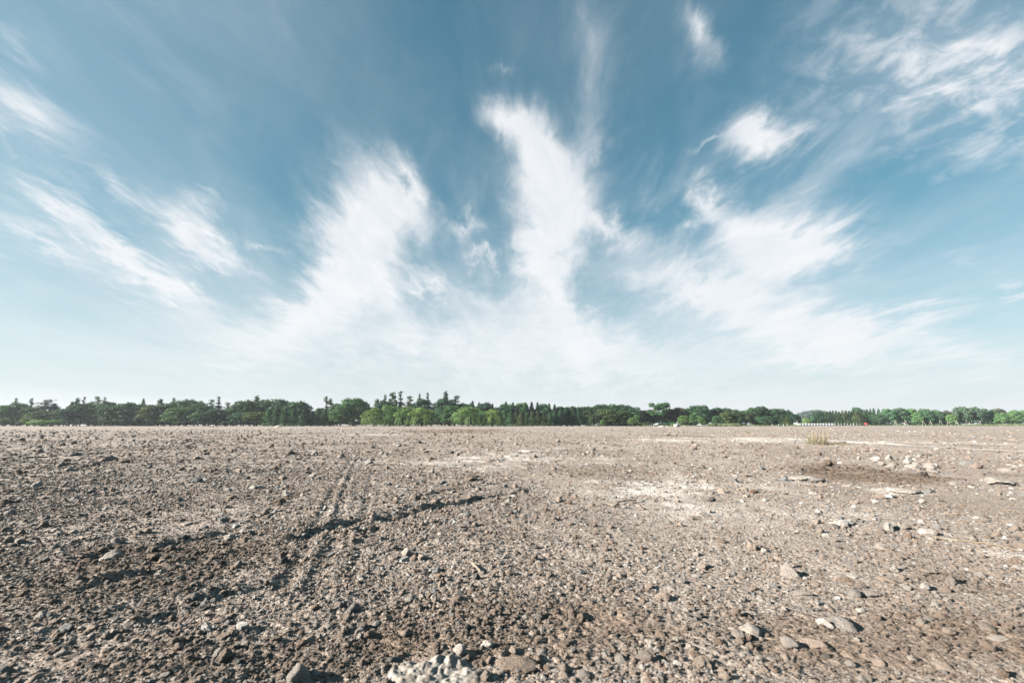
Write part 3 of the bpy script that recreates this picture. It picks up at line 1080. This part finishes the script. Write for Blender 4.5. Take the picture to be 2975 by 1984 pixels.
def tree_round(seed, H=9.0, R=4.6, tiers=False):
    r = np.random.default_rng(seed)
    L = []
    base = 0.24 if not tiers else 0.30
    for i in range(19):
        a = i * 2.4 + r.uniform(-.3, .3)
        t = (i + 0.5) / 19
        z = H * (base + (0.90 - base) * t)
        rho = R * 0.72 * math.sqrt(max(0.02, 1 - ((t - 0.22) / 0.80) ** 2))
        q = R * r.uniform(0.30, 0.44)
        zz2 = q * (0.42 if tiers else 0.74)
        L.append(((math.cos(a) * rho, math.sin(a) * rho, z), (q, q, zz2)))
    L.append(((0, 0, H * 0.62), (R * 0.55, R * 0.55, H * 0.26)))
    C, Nn, S = lobes(r, L, 86, 0.27)
    tr = join(trunk_parts(r, H * 0.75, 0.17, 9, R * 0.75, H * 0.22))
    return leaves_mesh('crown', C, Nn, S, seed), mesh_np('trunk', *tr, M_BARK, True)


def tree_conifer(seed, H=9.0, R=1.9):
    r = np.random.default_rng(seed)
    n = 2300
    z = r.uniform(0.07, 1.0, n) ** 0.9
    wh = np.floor(z * 17) / 17
    rad = R * (1 - z) ** 0.72 * (0.55 + 0.45 * r.uniform(size=n)) * (1 + 0.22 * np.sin(wh * 91 + seed)) + 0.10
    k = np.sqrt(r.uniform(0.12, 1, n))
    a = r.uniform(0, 6.28, n)
    rr = rad * k
    C = np.stack([np.cos(a) * rr, np.sin(a) * rr, z * H - 0.28 * rr], 1)
    Nn = np.stack([np.cos(a), np.sin(a), np.full(n, 0.9)], 1) + 0.5 * r.normal(size=(n, 3))
    Nn /= np.linalg.norm(Nn, axis=1, keepdims=True)
    S = 0.24 * r.uniform(0.6, 1.3, n) * (1 - 0.4 * z)
    parts = [tube([(0, 0, -0.1), (0.03, 0, H * 0.5), (0, 0.02, H * 0.99)], [0.15, 0.09, 0.02], 6)]
    for i in range(26):
        zb = H * (0.12 + 0.8 * i / 26)
        a_ = i * 2.4
        l = R * (1 - zb / H) ** 0.72 * 0.85
        parts.append(tube([(0, 0, zb), (math.cos(a_) * l * .5, math.sin(a_) * l * .5, zb + .03), (math.cos(a_) * l, math.sin(a_) * l, zb - .12)], [.035, .025, .01], 4))
    return leaves_mesh('crown', C, Nn, S, seed), mesh_np('trunk', *join(parts), M_BARK, True)


def tree_willow(seed, H=6.5, R=4.6):
    r = np.random.default_rng(seed)
    L = []
    for i in range(15):
        a = i * 2.4
        t = (i + .5) / 15
        rho = R * r.uniform(0.5, 0.85) * math.sqrt(1 - t * 0.96)
        q = R * r.uniform(.20, .38)
        L.append(((math.cos(a) * rho, math.sin(a) * rho, H * (0.40 + 0.42 * t + r.uniform(-.06, .06))), (q, q, q * r.uniform(.6, .9))))
    C, Nn, S = lobes(r, L, 64, 0.22)
    Cs, Ns, Ss = [C], [Nn], [S]
    for i in range(190):
        a = r.uniform(0, 6.28)
        a = a + 0.35 * math.sin(a * 7 + seed)
        rho = R * math.sqrt(r.uniform(0.18, 1.0))
        top = H * (0.90 - 0.42 * (rho / R) ** 2) * (0.82 + 0.16 * math.sin(a * 3 + seed) * math.sin(a * 5)) * r.uniform(0.8, 1.0)
        bot = H * r.uniform(0.03, 0.35)
        m = max(4, int((top - bot) / 0.17))
        z = np.linspace(top, bot, m)
        sway = np.cumsum(r.normal(size=(m, 2)) * 0.025, 0)
        P = np.stack([math.cos(a) * rho * (1 + 0.05 * (top - z)) + sway[:, 0], math.sin(a) * rho * (1 + 0.05 * (top - z)) + sway[:, 1], z], 1)
        nn_ = np.array([math.cos(a), math.sin(a), 0.2]) + 0.45 * r.normal(size=(m, 3))
        Cs.append(P)
        Ns.append(nn_ / np.linalg.norm(nn_, axis=1, keepdims=True))
        Ss.append(0.15 * r.uniform(0.6, 1.3, m))
    C, Nn, S = np.vstack(Cs), np.vstack(Ns), np.concatenate(Ss)
    tr = join(trunk_parts(r, H * 0.6, 0.2, 8, R * 0.6, H * 0.2))
    return leaves_mesh('crown', C, Nn, S, seed), mesh_np('trunk', *tr, M_BARK, True)


def tree_spire(seed, H=11.0, R=1.6, dens=1.0):
    """thin ragged tree: tufts of foliage on a bare leader"""
    r = np.random.default_rng(seed)
    parts = [tube([(0, 0, -0.1), (0.1, 0.05, H * .5), (0.02, 0.1, H * .98)], [0.17, 0.12, 0.05], 6)]
    C, Nn, S = [], [], []
    for i in range(int(44 * dens)):
        t = r.uniform(0.30, 1.0)
        a = r.uniform(0, 6.28)
        l = R * r.uniform(0.25, 1.0) * (1.10 - t) ** 0.6
        up = r.uniform(-0.1, 0.7)
        z = H * t
        m = int(10 + 34 * l)
        k = r.uniform(0.05, 1.0, m) ** 0.8
        sp_ = 0.10 + 0.16 * l * (1 - abs(k - 0.6))
        P = np.stack([0.06 + np.cos(a) * l * k, 0.06 + np.sin(a) * l * k, z + up * l * k], 1) + r.normal(size=(m, 3)) * sp_[:, None]
        C.append(P)
        nn_ = r.normal(size=(m, 3)) + (0, 0, 0.6)
        Nn.append(nn_ / np.linalg.norm(nn_, axis=1, keepdims=True))
        S.append(0.17 * r.uniform(0.6, 1.3, m))
        parts.append(tube([(0.06, 0.06, z - 0.1), (math.cos(a) * l * .5, math.sin(a) * l * .5, z + up * l * .5), (math.cos(a) * l, math.sin(a) * l, z + up * l)], [.06, .045, .02], 4))
    C, Nn, S = np.vstack(C), np.vstack(Nn), np.concatenate(S)
    return leaves_mesh('crown', C, Nn, S, seed), mesh_np('trunk', *join(parts), M_BARK, True)


def tree_column(seed, H=8.5, R=1.7, pale=True):
    """slender tree with a long narrow crown on a visible trunk"""
    r = np.random.default_rng(seed)
    L = []
    for i in range(13):
        t = (i + .5) / 13
        a = i * 2.4
        rho = R * 0.5 * math.sin(math.pi * (0.12 + 0.8 * t))
        q = R * r.uniform(0.36, 0.52) * (1.05 - 0.4 * t)
        L.append(((math.cos(a) * rho, math.sin(a) * rho, H * (0.30 + 0.64 * t)), (q, q, q * 1.05)))
    C, Nn, S = lobes(r, L, 190, 0.21)
    tr = join(trunk_parts(r, H * 0.9, 0.12, 7, R * 0.8, H * 0.28))
    return leaves_mesh('crown', C, Nn, S, seed), mesh_np('trunk', *tr, M_PALEBARK if pale else M_BARK, True)


def tree_spread(seed, H=8.5, R=4.0):
    """fan of rising limbs with tufts at their ends"""
    r = np.random.default_rng(seed)
    L = []
    for i in range(30):
        a = r.uniform(0, 6.28)
        t = r.uniform(0.25, 1)
        rho = R * r.uniform(0.1, 1.0) * (1 - 0.75 * abs(t - 0.5))
        q = r.uniform(0.75, 1.25)
        L.append(((math.cos(a) * rho, math.sin(a) * rho, H * (0.26 + 0.70 * t)), (q, q, q * 0.8)))
    C, Nn, S = lobes(r, L, 150, 0.23, 0.45)
    tr = join(trunk_parts(r, H * 0.8, 0.16, 14, R * 0.8, H * 0.16))
    return leaves_mesh('crown', C, Nn, S, seed), mesh_np('trunk', *tr, M_BARK, True)


def shrub_meshes(seed, H=2.2, R=2.0):
    r = np.random.default_rng(seed)
    L = []
    for i in range(9):
        a = i * 2.4
        rho = R * 0.62 * math.sqrt(i / 9)
        q = R * r.uniform(.32, .5)
        L.append(((math.cos(a) * rho, math.sin(a) * rho, H * r.uniform(.3, .62)), (q, q, H * .34)))
    C, Nn, S = lobes(r, L, 190, 0.17, 0.5)
    parts = [tube([(0, 0, -.1), (math.cos(k) * .4, math.sin(k) * .4, H * .5), (math.cos(k) * .9, math.sin(k) * .9, H * .8)], [.05, .03, .01], 4) for k in (0, 1.5, 3, 4.6)]
    return leaves_mesh('crown', C, Nn, S, seed), mesh_np('trunk', *join(parts), M_BARK, True)


def dims(me):
    a = np.empty(len(me.vertices) * 3, np.float32)
    me.vertices.foreach_get('co', a)
    a = a.reshape(-1, 3)
    return float(np.percentile(a[:, 2], 99.7)), float(np.percentile(np.abs(a[:, 0]), 98))


KINDS = {
    'R': ([tree_round(i) for i in (1, 2, 3, 4)], 'broadleaf_tree'),
    'T': ([tree_round(i, 9.0, 4.8, True) for i in (11, 12, 13)], 'broadleaf_tree'),
    'C': ([tree_conifer(i) for i in (21, 22, 23, 24)], 'conifer_tree'),
    'W': ([tree_willow(i) for i in (31, 32, 33)], 'willow_tree'),
    'S': ([tree_spire(i, dens=d) for i, d in ((41, 1), (42, .7), (43, 1.4), (44, .5))], 'ragged_tree'),
    'P': ([tree_column(i) for i in (51, 52, 53)], 'slender_tree'),
    'F': ([tree_spread(i) for i in (61, 62)], 'spreading_tree'),
    'B': ([shrub_meshes(i) for i in (71, 72, 73)], 'shrub'),
}
DIM = {k: [dims(c) for c, t in v[0]] for k, v in KINDS.items()}
GREEN = {  # own colours of foliage
    'k': (0.024, 0.062, 0.036), 'd': (0.035, 0.084, 0.041), 'm': (0.054, 0.118, 0.048), 'o': (0.062, 0.090, 0.036),
    'y': (0.115, 0.185, 0.058), 'g': (0.088, 0.170, 0.056), 'b': (0.050, 0.058, 0.034), 'h': (0.055, 0.105, 0.055), 'l': (0.085, 0.145, 0.062),
}
GNAME = {'k': 'very dark green', 'd': 'dark green', 'm': 'mid green', 'o': 'olive', 'y': 'yellow-green', 'g': 'bright green',
         'b': 'brownish green', 'h': 'soft green', 'l': 'light green'}
KNAME = {'R': 'round-crowned tree', 'T': 'layered-crowned tree', 'C': 'pointed conifer', 'W': 'drooping willow', 'S': 'thin ragged tree',
         'P': 'slender pale-trunked tree', 'F': 'spreading tree', 'B': 'shrub'}
MARKS = [(60, 70, 'at the light green bushes'), (330, 200, 'before the blue-roofed shed'), (640, 130, 'by the ragged thin tree'),
         (850, 120, 'behind the row of small conifers'), (1040, 70, 'beside the big round tree'), (1170, 110, 'by the long row of willows'),
         (1300, 60, 'between the willows'), (1400, 60, 'by the two pale willows'), (1550, 130, 'in the conifer stand'),
         (1760, 120, 'by the grey-roofed shed'), (1930, 70, 'behind the white concrete block'), (2040, 90, 'by the tall roadside grass'),
         (2220, 100, 'before the gap in the tree line'), (2420, 110, 'behind the white fence'), (2560, 60, 'by the red car'),
         (2680, 90, 'behind the wooden tree stakes'), (2850, 70, 'in the slender tree stand'), (2960, 60, 'at the far end of the green verge')]


def tree_where(px):
    return min(MARKS, key=lambda m: abs(px - m[0]) / m[1])[2]


rt = np.random.default_rng(91)


def tree(kind, px, top, wid, colr, D, var=None, label=None, hang=0.0):
    """kind, pixel column, pixel row of its top, crown width in pixels, foliage colour, distance to its foot"""
    meshes, nm = KINDS[kind]
    i = int(rt.integers(len(meshes))) if var is None else var
    d = ray(px, HORIZON)
    k = D / d[1]
    x, y = d[0] * k, D
    rng_ = math.hypot(x, y)
    slant = y / 1.0                       # depth along the optical axis
    H = (HORIZON - top) / FPX * slant * 1.035 + CAM_H
    R = wid * 0.5 / FPX * slant
    h0, r0 = DIM[kind][i]
    sx, sz = R / r0, H / h0
    root = empty(nm, (x, y, hz(x, y) - 0.03), rt.uniform(0, 6.28), (sx, sx, sz))
    siz = ('tall ' if top < 1170 else 'low ' if top > 1204 else '') + ('broad ' if wid > 68 else 'narrow ' if wid < 24 else '')
    lab = label or '%s%s %s %s' % (siz, GNAME[colr], KNAME[kind], tree_where(px))
    tag(root, lab, 'shrub' if kind == 'B' else 'tree', 'shrubs under the tree line' if kind == 'B' else 'trees of the far tree line')
    cr = put('crown', meshes[i][0], root)
    j = rt.uniform(0.85, 1.18)
    hue = rt.uniform(-0.12, 0.12)
    c_ = np.array(GREEN[colr]) * j * np.array([1 + hue, 1, 1 - hue])
    if D > 215:        # the young stand beyond the gap is tinted paler and greyer
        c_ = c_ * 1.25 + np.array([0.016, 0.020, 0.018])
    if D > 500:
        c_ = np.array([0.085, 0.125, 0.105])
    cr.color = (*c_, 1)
    put('trunk', meshes[i][1], root)
    return root


# column, top row, crown width, colour, distance
TREES = """
R 8 1181 60 m 168|R 48 1174 62 d 172|S 32 1160 20 m 174|S 80 1161 22 d 172|S 121 1164 44 b 170|S 147 1175 40 b 172|R 118 1197 70 o 162|R 78 1186 50 d 170
B 12 1214 46 l 156|B 135 1219 66 g 150|B 100 1216 50 o 156
T 185 1189 62 k 164|T 232 1175 80 k 168|T 275 1176 74 d 170|T 322 1180 70 k 166|T 362 1174 74 d 168|T 402 1177 70 d 170|T 440 1180 70 o 166|T 478 1176 66 d 168
S 213 1160 24 k 174|S 231 1157 12 b 174|S 276 1156 24 d 175|S 292 1158 12 b 174|T 305 1170 52 k 176|C 407 1162 22 m 176|S 458 1163 30 k 176|S 495 1160 26 d 176
S 200 1170 26 k 172|S 258 1170 30 k 173|S 365 1172 26 d 176
R 540 1166 104 d 172|R 520 1185 84 m 164|R 575 1178 80 d 170|T 630 1190 80 k 166|R 590 1196 70 d 162|T 670 1188 70 d 168|S 605 1165 26 d 178|S 627 1157 24 b 178|S 655 1173 40 b 176
S 678 1178 26 b 176|R 708 1167 78 d 174|R 766 1165 74 k 176|R 815 1165 72 d 176|R 862 1170 78 d 174|S 738 1154 28 b 180|S 798 1163 20 d 180
T 700 1200 70 d 164|T 745 1198 70 o 162|C 778 1190 34 m 160|C 800 1184 36 m 160|C 826 1187 36 m 160|C 852 1189 34 d 160|C 880 1194 36 m 160|C 905 1196 36 d 162|C 922 1188 34 m 162|C 942 1190 36 d 162|C 962 1184 34 m 164
S 944 1156 30 k 180|S 957 1162 34 d 180|R 980 1176 60 d 176
R 1028 1162 92 m 164|R 990 1184 60 m 160|S 1093 1163 30 d 182|S 1114 1151 22 k 182|P 1138 1144 26 d 182|S 1162 1142 26 k 182|S 1190 1155 30 b 182|T 1118 1168 66 k 178
C 1148 1170 24 m 180|T 1228 1162 58 k 176|S 1215 1148 18 k 182|S 1239 1146 16 k 182|T 1292 1163 72 k 174|S 1292 1142 26 k 182|S 1320 1154 34 b 182|R 1340 1175 50 k 178|R 1290 1185 54 d 168|R 1312 1182 56 m 164
W 1085 1187 70 y 152|W 1130 1181 84 g 154|W 1180 1184 80 g 152|W 1225 1187 90 y 150|W 1358 1184 92 y 150|W 1432 1191 66 y 150|W 1400 1196 50 g 156
R 1362 1176 50 d 180|R 1410 1174 52 k 180|C 1372 1168 26 k 182|C 1391 1172 24 d 182|C 1410 1172 24 k 182|C 1430 1176 24 k 182|R 1470 1177 60 d 180|C 1470 1170 24 k 182|C 1490 1172 24 d 182
R 1515 1174 56 m 182|C 1526 1172 26 m 180|C 1545 1171 28 d 182|C 1562 1172 26 m 182|R 1580 1177 50 d 184|C 1596 1175 26 m 182|C 1612 1178 28 d 182|C 1448 1198 30 d 166|C 1466 1194 30 m 166
C 1484 1196 28 m 164|C 1499 1198 28 o 164|C 1514 1199 28 o 162|C 1530 1203 26 m 162|C 1547 1196 28 o 162|C 1563 1194 28 o 162|C 1580 1200 26 o 162|C 1597 1200 28 m 162|C 1612 1196 28 d 164|C 1630 1190 34 m 166|C 1648 1186 38 d 168|C 1664 1183 38 d 168|C 1682 1185 38 m 168
R 1632 1184 50 d 184|R 1660 1184 60 d 186|R 1700 1184 60 d 186|R 1745 1178 66 d 186|R 1778 1178 62 m 186|R 1812 1179 64 d 186|R 1840 1185 56 d 184|R 1765 1191 76 o 170|R 1808 1195 60 o 170|C 1716 1197 26 o 168|R 1725 1206 36 o 168|R 1752 1219 18 y 150|R 1850 1207 22 g 158|R 1836 1214 22 g 158
R 1876 1194 46 b 186|F 1916 1173 66 m 184|R 1950 1190 50 b 186|R 1976 1187 50 b 186|R 1896 1192 44 b 188|R 1986 1208 30 g 160|B 1955 1227 16 g 140
R 2006 1189 50 d 190|R 2022 1181 44 d 190|R 2042 1181 50 d 190|R 2024 1200 36 m 168|R 2038 1212 22 g 160|R 2062 1192 34 d 192|R 2086 1187 44 d 192|R 2113 1188 40 d 192|R 2084 1208 30 m 176|R 2112 1199 40 o 176|R 2142 1195 44 o 178
R 2135 1192 40 d 194|R 2168 1194 44 m 186|R 2192 1187 44 d 192|R 2218 1183 40 k 194|R 2245 1190 44 d 194|R 2268 1190 40 d 194|R 2290 1196 40 k 194|R 2180 1200 40 b 184|R 2232 1209 40 h 176|R 2208 1212 30 m 178|C 2294 1192 22 d 190|C 2275 1204 22 d 188|C 2289 1208 24 o 184|R 2310 1204 32 k 188
W 2342 1214 26 y 228|C 2352 1212 12 d 228
R 2495 1186 34 d 240|C 2366 1197 16 d 230|C 2374 1196 16 d 230|C 2383 1195 16 k 230|C 2391 1197 16 d 230|C 2400 1196 16 o 230|C 2408 1197 16 d 230|C 2416 1195 16 k 230|C 2424 1194 16 d 230|C 2433 1195 20 o 230|C 2442 1197 18 d 230|C 2452 1194 20 o 230|C 2462 1194 20 o 230|C 2472 1195 20 d 230|C 2482 1193 22 o 230|C 2494 1196 30 o 226|C 2506 1200 24 o 226
C 2516 1192 18 d 232|C 2524 1191 18 d 232|C 2534 1190 16 d 232|C 2544 1188 16 d 232|C 2558 1189 16 d 232|R 2545 1205 36 d 226|R 2565 1206 34 d 226|R 2585 1190 42 m 226|R 2619 1188 40 d 226|R 2650 1190 42 g 226|R 2667 1200 28 g 222|R 2692 1190 40 m 226|R 2698 1198 30 m 222|R 2725 1193 32 m 226|R 2724 1203 24 d 222|R 2745 1200 24 d 228|R 2766 1206 26 g 220|R 2757 1195 26 b 232
P 2780 1190 18 h 224|P 2788 1186 18 h 226|P 2797 1184 20 m 226|P 2808 1184 20 h 224|P 2818 1188 18 l 224|P 2828 1187 20 h 226|P 2840 1184 20 m 226|P 2850 1188 20 h 224|P 2862 1189 20 l 226|P 2873 1190 20 h 226|P 2884 1193 18 h 228|R 2905 1190 40 b 236|R 2912 1202 30 g 220|R 2932 1204 34 g 220|R 2950 1194 30 g 226|R 2966 1198 36 m 226|P 2895 1194 18 l 228|P 2958 1195 18 l 230|R 2985 1194 40 g 226
"""
for ent in TREES.replace('\n', '|').split('|'):
    if ent.strip():
        k, px, top, wid, c_, D = ent.split()
        tree(k, float(px), float(top), float(wid), c_, float(D))
# second row that closes the stand behind
sky_x = [0, 160, 240, 480, 620, 690, 760, 900, 1020, 1100, 1300, 1420, 1600, 1700, 1850, 1900, 2000, 2200, 2300]
sky_y = [1190, 1196, 1186, 1188, 1196, 1190, 1182, 1194, 1180, 1190, 1186, 1186, 1186, 1194, 1196, 1200, 1196, 1198, 1204]
for px in np.arange(6, 2285, 31):
    px = px + rt.uniform(-8, 8)
    tree('R' if rt.uniform() < .7 else 'T', px, float(np.interp(px, sky_x, sky_y)) + rt.uniform(-3, 8), rt.uniform(60, 78), 'kd'[int(rt.integers(2))], 200 + rt.uniform(0, 14))
for px in np.arange(2372, 2970, 26):
    px = px + rt.uniform(-7, 7)
    tree('RC'[int(px) % 2], px, 1203 + rt.uniform(-3, 6), rt.uniform(28, 42), 'dm'[int(rt.integers(2))], 246 + rt.uniform(0, 10))
# undergrowth along the foot of the trees
for px in np.arange(4, 1500, 19):
    px = px + rt.uniform(-9, 9)
    tree('B', px, 1220 + rt.uniform(-4, 7), rt.uniform(30, 52), 'kdd'[int(rt.integers(3))], 176 + rt.uniform(0, 16))
for px in np.arange(1500, 2310, 30):
    px = px + rt.uniform(-12, 12)
    tree('B', px, 1226 + rt.uniform(-4, 4), rt.uniform(22, 40), 'dkm'[int(rt.integers(3))], 198 + rt.uniform(0, 8))
# far wooded rise behind the gap
for i, (px, top, w) in enumerate(((2322, 1206, 26), (2334, 1200, 28), (2348, 1196, 30), (2362, 1194, 30), (2377, 1193, 30), (2392, 1195, 30), (2408, 1198, 28))):
    tree('R', px, top, w * 1.25, 'h', 620.0 + 9 * i, None, 'far hazy tree on the wooded rise behind the gap')


# ------------------------------------------------------------------ man-made things along the tree line
def box(x0, x1, y0, y1, z0, z1):
    V = np.array([(x, y, z) for z in (z0, z1) for y in (y0, y1) for x in (x0, x1)], float)
    F = np.array([(0, 2, 3, 1), (4, 5, 7, 6), (0, 1, 5, 4), (2, 6, 7, 3), (0, 4, 6, 2), (1, 3, 7, 5)])
    return V, F


def at_px(px, D):
    d = ray(px, HORIZON)
    return d[0] * D / d[1], D


def part(name, geo, mat, parent, loc=(0, 0, 0)):
    return put(name, mesh_np(name, *geo, mat), parent, loc)


def shed(px0, px1, D, wall_h, roof_m, wall_m, label, bays):
    x0, y = at_px(px0, D)
    x1, _ = at_px(px1, D)
    root = empty('shed', ((x0 + x1) / 2, y, 0))
    tag(root, label, 'shed')
    hw = (x1 - x0) / 2
    dp = 7.0
    part('wall', box(-hw, hw, 0, dp, -0.1, wall_h), wall_m, root)
    V = np.array([(-hw - .4, -.5, wall_h), (hw + .4, -.5, wall_h), (hw + .4, dp / 2, wall_h + 1.1), (-hw - .4, dp / 2, wall_h + 1.1), (hw + .4, dp + .5, wall_h), (-hw - .4, dp + .5, wall_h)])
    V = np.vstack([V + (0, 0, .02), V + (0, 0, .14)])
    F = np.array([(0, 3, 2, 1), (3, 5, 4, 2), (6, 7, 8, 9), (9, 8, 10, 11), (0, 1, 7, 6), (5, 11, 10, 4), (1, 2, 8, 7), (2, 4, 10, 8), (0, 6, 9, 3), (3, 9, 11, 5)])
    part('roof', (V, F), roof_m, root)
    for i in range(bays):
        cx = -hw + (i + .5) * 2 * hw / bays
        w = part('window', box(cx - .7, cx + .7, -.08, .05, wall_h * .38, wall_h * .78), M_WHITE, root)
        part('pane', box(cx - .6, cx + .6, -.10, -.07, wall_h * .42, wall_h * .74), M_GLASS, w)
    d = part('door', box(hw * .9 - 1.0, hw * .9, -.07, .05, 0, 2.1), M_ROOF, root)
    part('handle', box(hw * .9 - .9, hw * .9 - .82, -.13, -.075, 0.98, 1.1), M_CHROME, d)


shed(205, 420, 222, 2.6, M_BLUE, M_WHITE, 'long white shed with a blue roof behind the dark trees', 7)
shed(1690, 1850, 226, 2.2, M_ROOF, M_WHITE, 'low white shed with a grey roof behind round trees', 6)
shed(2040, 2130, 226, 2.8, M_ROOF, M_GREYWALL, 'grey shed seen through trunks by the roadside grass', 4)
shed(2316, 2336, 262, 3.0, M_ROOF, M_WHITE, 'small pale house in the gap of the tree line', 2)
shed(2625, 2760, 270, 1.6, M_ROOF, M_WHITE, 'low white shed behind the staked trees', 6)

# white panel fence at the gap
fx0, fy = at_px(2322, 222)
fx1, _ = at_px(2424, 222)
fen = empty('panel_fence', (fx0, fy, 0))
tag(fen, 'low white panel fence in the gap between the stands', 'fence')
npan = 12
pw = (fx1 - fx0) / npan
p_me = mesh_np('panel', *box(.06, pw - .06, -.03, .03, .05, 1.12), M_WHITE)
q_me = mesh_np('post', *box(-.05, .05, -.06, .06, -.1, 1.2), M_GREYWALL)
for i in range(npan):
    put('panel', p_me, fen, (i * pw, 0, 0))
for i in range(npan + 1):
    put('post', q_me, fen, (i * pw, 0, 0))
# continuing wire fence: thin posts
for px in range(2426, 2520, 9):
    x, y = at_px(px, 224)
    o = put('marker_post', q_me, None, (x, y, 0))
    tag(o, 'thin grey post in the row beyond the white fence', 'post', 'posts past the white fence')
for px in (2243, 2262, 2276, 2287):
    x, y = at_px(px, 165)
    o = put('marker_post', mesh_np('post', *box(-.07, .07, -.07, .07, -.1, .75), M_WHITE), None, (x, y, 0))
    tag(o, 'short white post before the trees at the gap', 'post', 'short white posts before the trees')

# stakes propping the young trees on the right
for i, px in enumerate((2603, 2632, 2683, 2705, 2733, 2755, 2781)):
    x, y = at_px(px, 205)
    root = empty('tree_stake', (x, y, 0), i * 0.7)
    tag(root, 'tripod of pale wooden poles propping a roadside tree', 'tree stake', 'tree stakes along the verge')
    for k in range(3):
        a = k * 2.094
        g = tube([(math.cos(a) * .95, math.sin(a) * .95, -.05), (math.cos(a) * .4, math.sin(a) * .4, 1.25), (-math.cos(a) * .06, -math.sin(a) * .06, 2.35)], [.06, .055, .05], 6)
        part('pole', g, M_PALEBARK, root)
    part('tie', tube([(-.14, 0, 2.05), (0, .14, 2.06), (.14, 0, 2.05), (0, -.14, 2.06), (-.14, 0.01, 2.05)], [.03] * 5, 5), M_WOOD, root)

# pale concrete blocks and heaps at the edge of the field
x, y = at_px(1965, 118)
root = empty('concrete_block', (x, y, hz(x, y)))
tag(root, 'white rectangular concrete block at the edge of the field', 'concrete block')
part('block', box(-.62, .62, -.3, .3, -.1, .62), M_CONCRETE, root)
part('lifting_eye', tube([(-.12, 0, .60), (-.08, 0, .72), (.08, 0, .72), (.12, 0, .60)], [.025] * 4, 5), M_ROOF, root)
for i, (px, w, h_) in enumerate(((1921, 24, 5), (1902, 16, 3), (1938, 12, 3), (1990, 18, 3), (620, 16, 4), (630, 10, 4), (612, 8, 3), (2040, 14, 3))):
    x, y = at_px(px, 112)
    R_ = w / FPX * 112 * .5
    o = put('rubble_heap', STONES[(2, 7)[i % 2]], None, (x, y, hz(x, y) + 0.02), (0, 0, i * 1.3), (R_, R_ * .8, h_ / FPX * 112 * 1.1))
    o.color = (.42, .39, .36, 1)
    tag(o, 'pale heap of broken concrete on the far edge of the field', 'rubble', 'pale heaps along the far edge of the field')


# small red car behind the verge
def car(px, D):
    x, y = at_px(px, D)
    root = empty('parked_car', (x, y, 0), -math.atan2(x, y))
    tag(root, 'small red car parked under the far trees', 'car')
    prof = [(-.86, .32), (-.88, .75), (-.80, .92), (.80, .92), (.88, .75), (.86, .32)]
    prof2 = [(-.78, .92), (-.62, 1.38), (.62, 1.38), (.78, .92)]

    def loft(pr, y0, y1, t0=0.0, t1=0.0):
        n = len(pr)
        zc = min(p[1] for p in pr)
        V = [(a, y0 + t0 * (b - zc), b) for a, b in pr] + [(a, y1 - t1 * (b - zc), b) for a, b in pr]
        F = [(i, (i + 1) % n, n + (i + 1) % n, n + i) for i in range(n)]
        F += [tuple(range(n))[::-1][:4], tuple(range(n, 2 * n))[:4]]
        if n == 6:
            F += [(0, 5, 4, 3), (6, 9, 10, 11)]
        return np.array(V), np.array(F)
    part('body', loft(prof, 0, 4.0), M_RED, root)
    cab = part('cabin', loft(prof2, .25, 3.0, .5, 1.2), M_RED, root)
    part('rear_window', box(-.58, .58, .40, .46, 1.0, 1.26), M_GLASS, cab)
    for sx in (-1, 1):
        part('tail_lamp', box(sx * .72 - .1, sx * .72 + .1, -.05, .02, .62, .80), M_LAMP, root)
        for yy in (.75, 3.2):
            w = part('wheel', tube([(sx * .72, yy, .31), (sx * .92, yy, .31)], [.31, .31], 16), M_RUBBER, root)
            part('rim', tube([(sx * .90, yy, .31), (sx * .935, yy, .31)], [.19, .02], 12), M_CHROME, w)
    part('number_plate', box(-.26, .26, -.04, .01, .5, .62), M_WHITE, root)


car(2516, 214)


# tall grass on the verge before the trees: countless blades
def verge(spans, label):
    r = np.random.default_rng(17)
    V, F = [], []
    for p0, p1, D, hgt, n in spans:
        for i in range(n):
            x, y = at_px(r.uniform(p0, p1), D + r.uniform(-4, 6))
            L = hgt * r.uniform(.4, 1.2)
            a = r.uniform(0, 6.28)
            w = .10
            b = np.array([x, y, 0])
            s = np.array([math.cos(a), math.sin(a), 0]) * w
            tip = b + (r.normal() * .2, r.normal() * .2, L)
            k = len(V)
            V += [b - s, b + s, tip + s * .25, tip - s * .25]
            F.append((k, k + 1, k + 2, k + 3))
    o = put('verge_grass', mesh_np('verge_grass', V, F, plain_material('verge_grass', (.07, .09, .04), (.15, .17, .085), .25)))
    tag(o, label, 'grass', kind='stuff')


verge(((2058, 2150, 158, .9, 1500), (2150, 2330, 175, .5, 1200), (2800, 2990, 205, .75, 2600), (1700, 2060, 172, .35, 1500), (2500, 2800, 212, .35, 1600), (1850, 1990, 150, .35, 500)),
      'tall light green grass along the foot of the far trees')


# ------------------------------------------------------------------ air: thin even haze round the whole place
def haze():
    me = mesh_np('haze', *box(-5400, 5400, -5400, 5400, -1.2, 24.0))
    m = bpy.data.materials.new('thin_haze')
    m.use_nodes = True
    t = m.node_tree
    t.nodes.clear()
    v = t.nodes.new('ShaderNodeVolumePrincipled')
    v.inputs['Color'].default_value = (0.86, 0.93, 1.0, 1)
    v.inputs['Density'].default_value = 0.00022
    v.inputs['Anisotropy'].default_value = 0.2
    out = t.nodes.new('ShaderNodeOutputMaterial')
    t.links.new(v.outputs[0], out.inputs['Volume'])
    me.materials.append(m)
    o = put('haze', me)
    tag(o, kind='stuff')


haze()
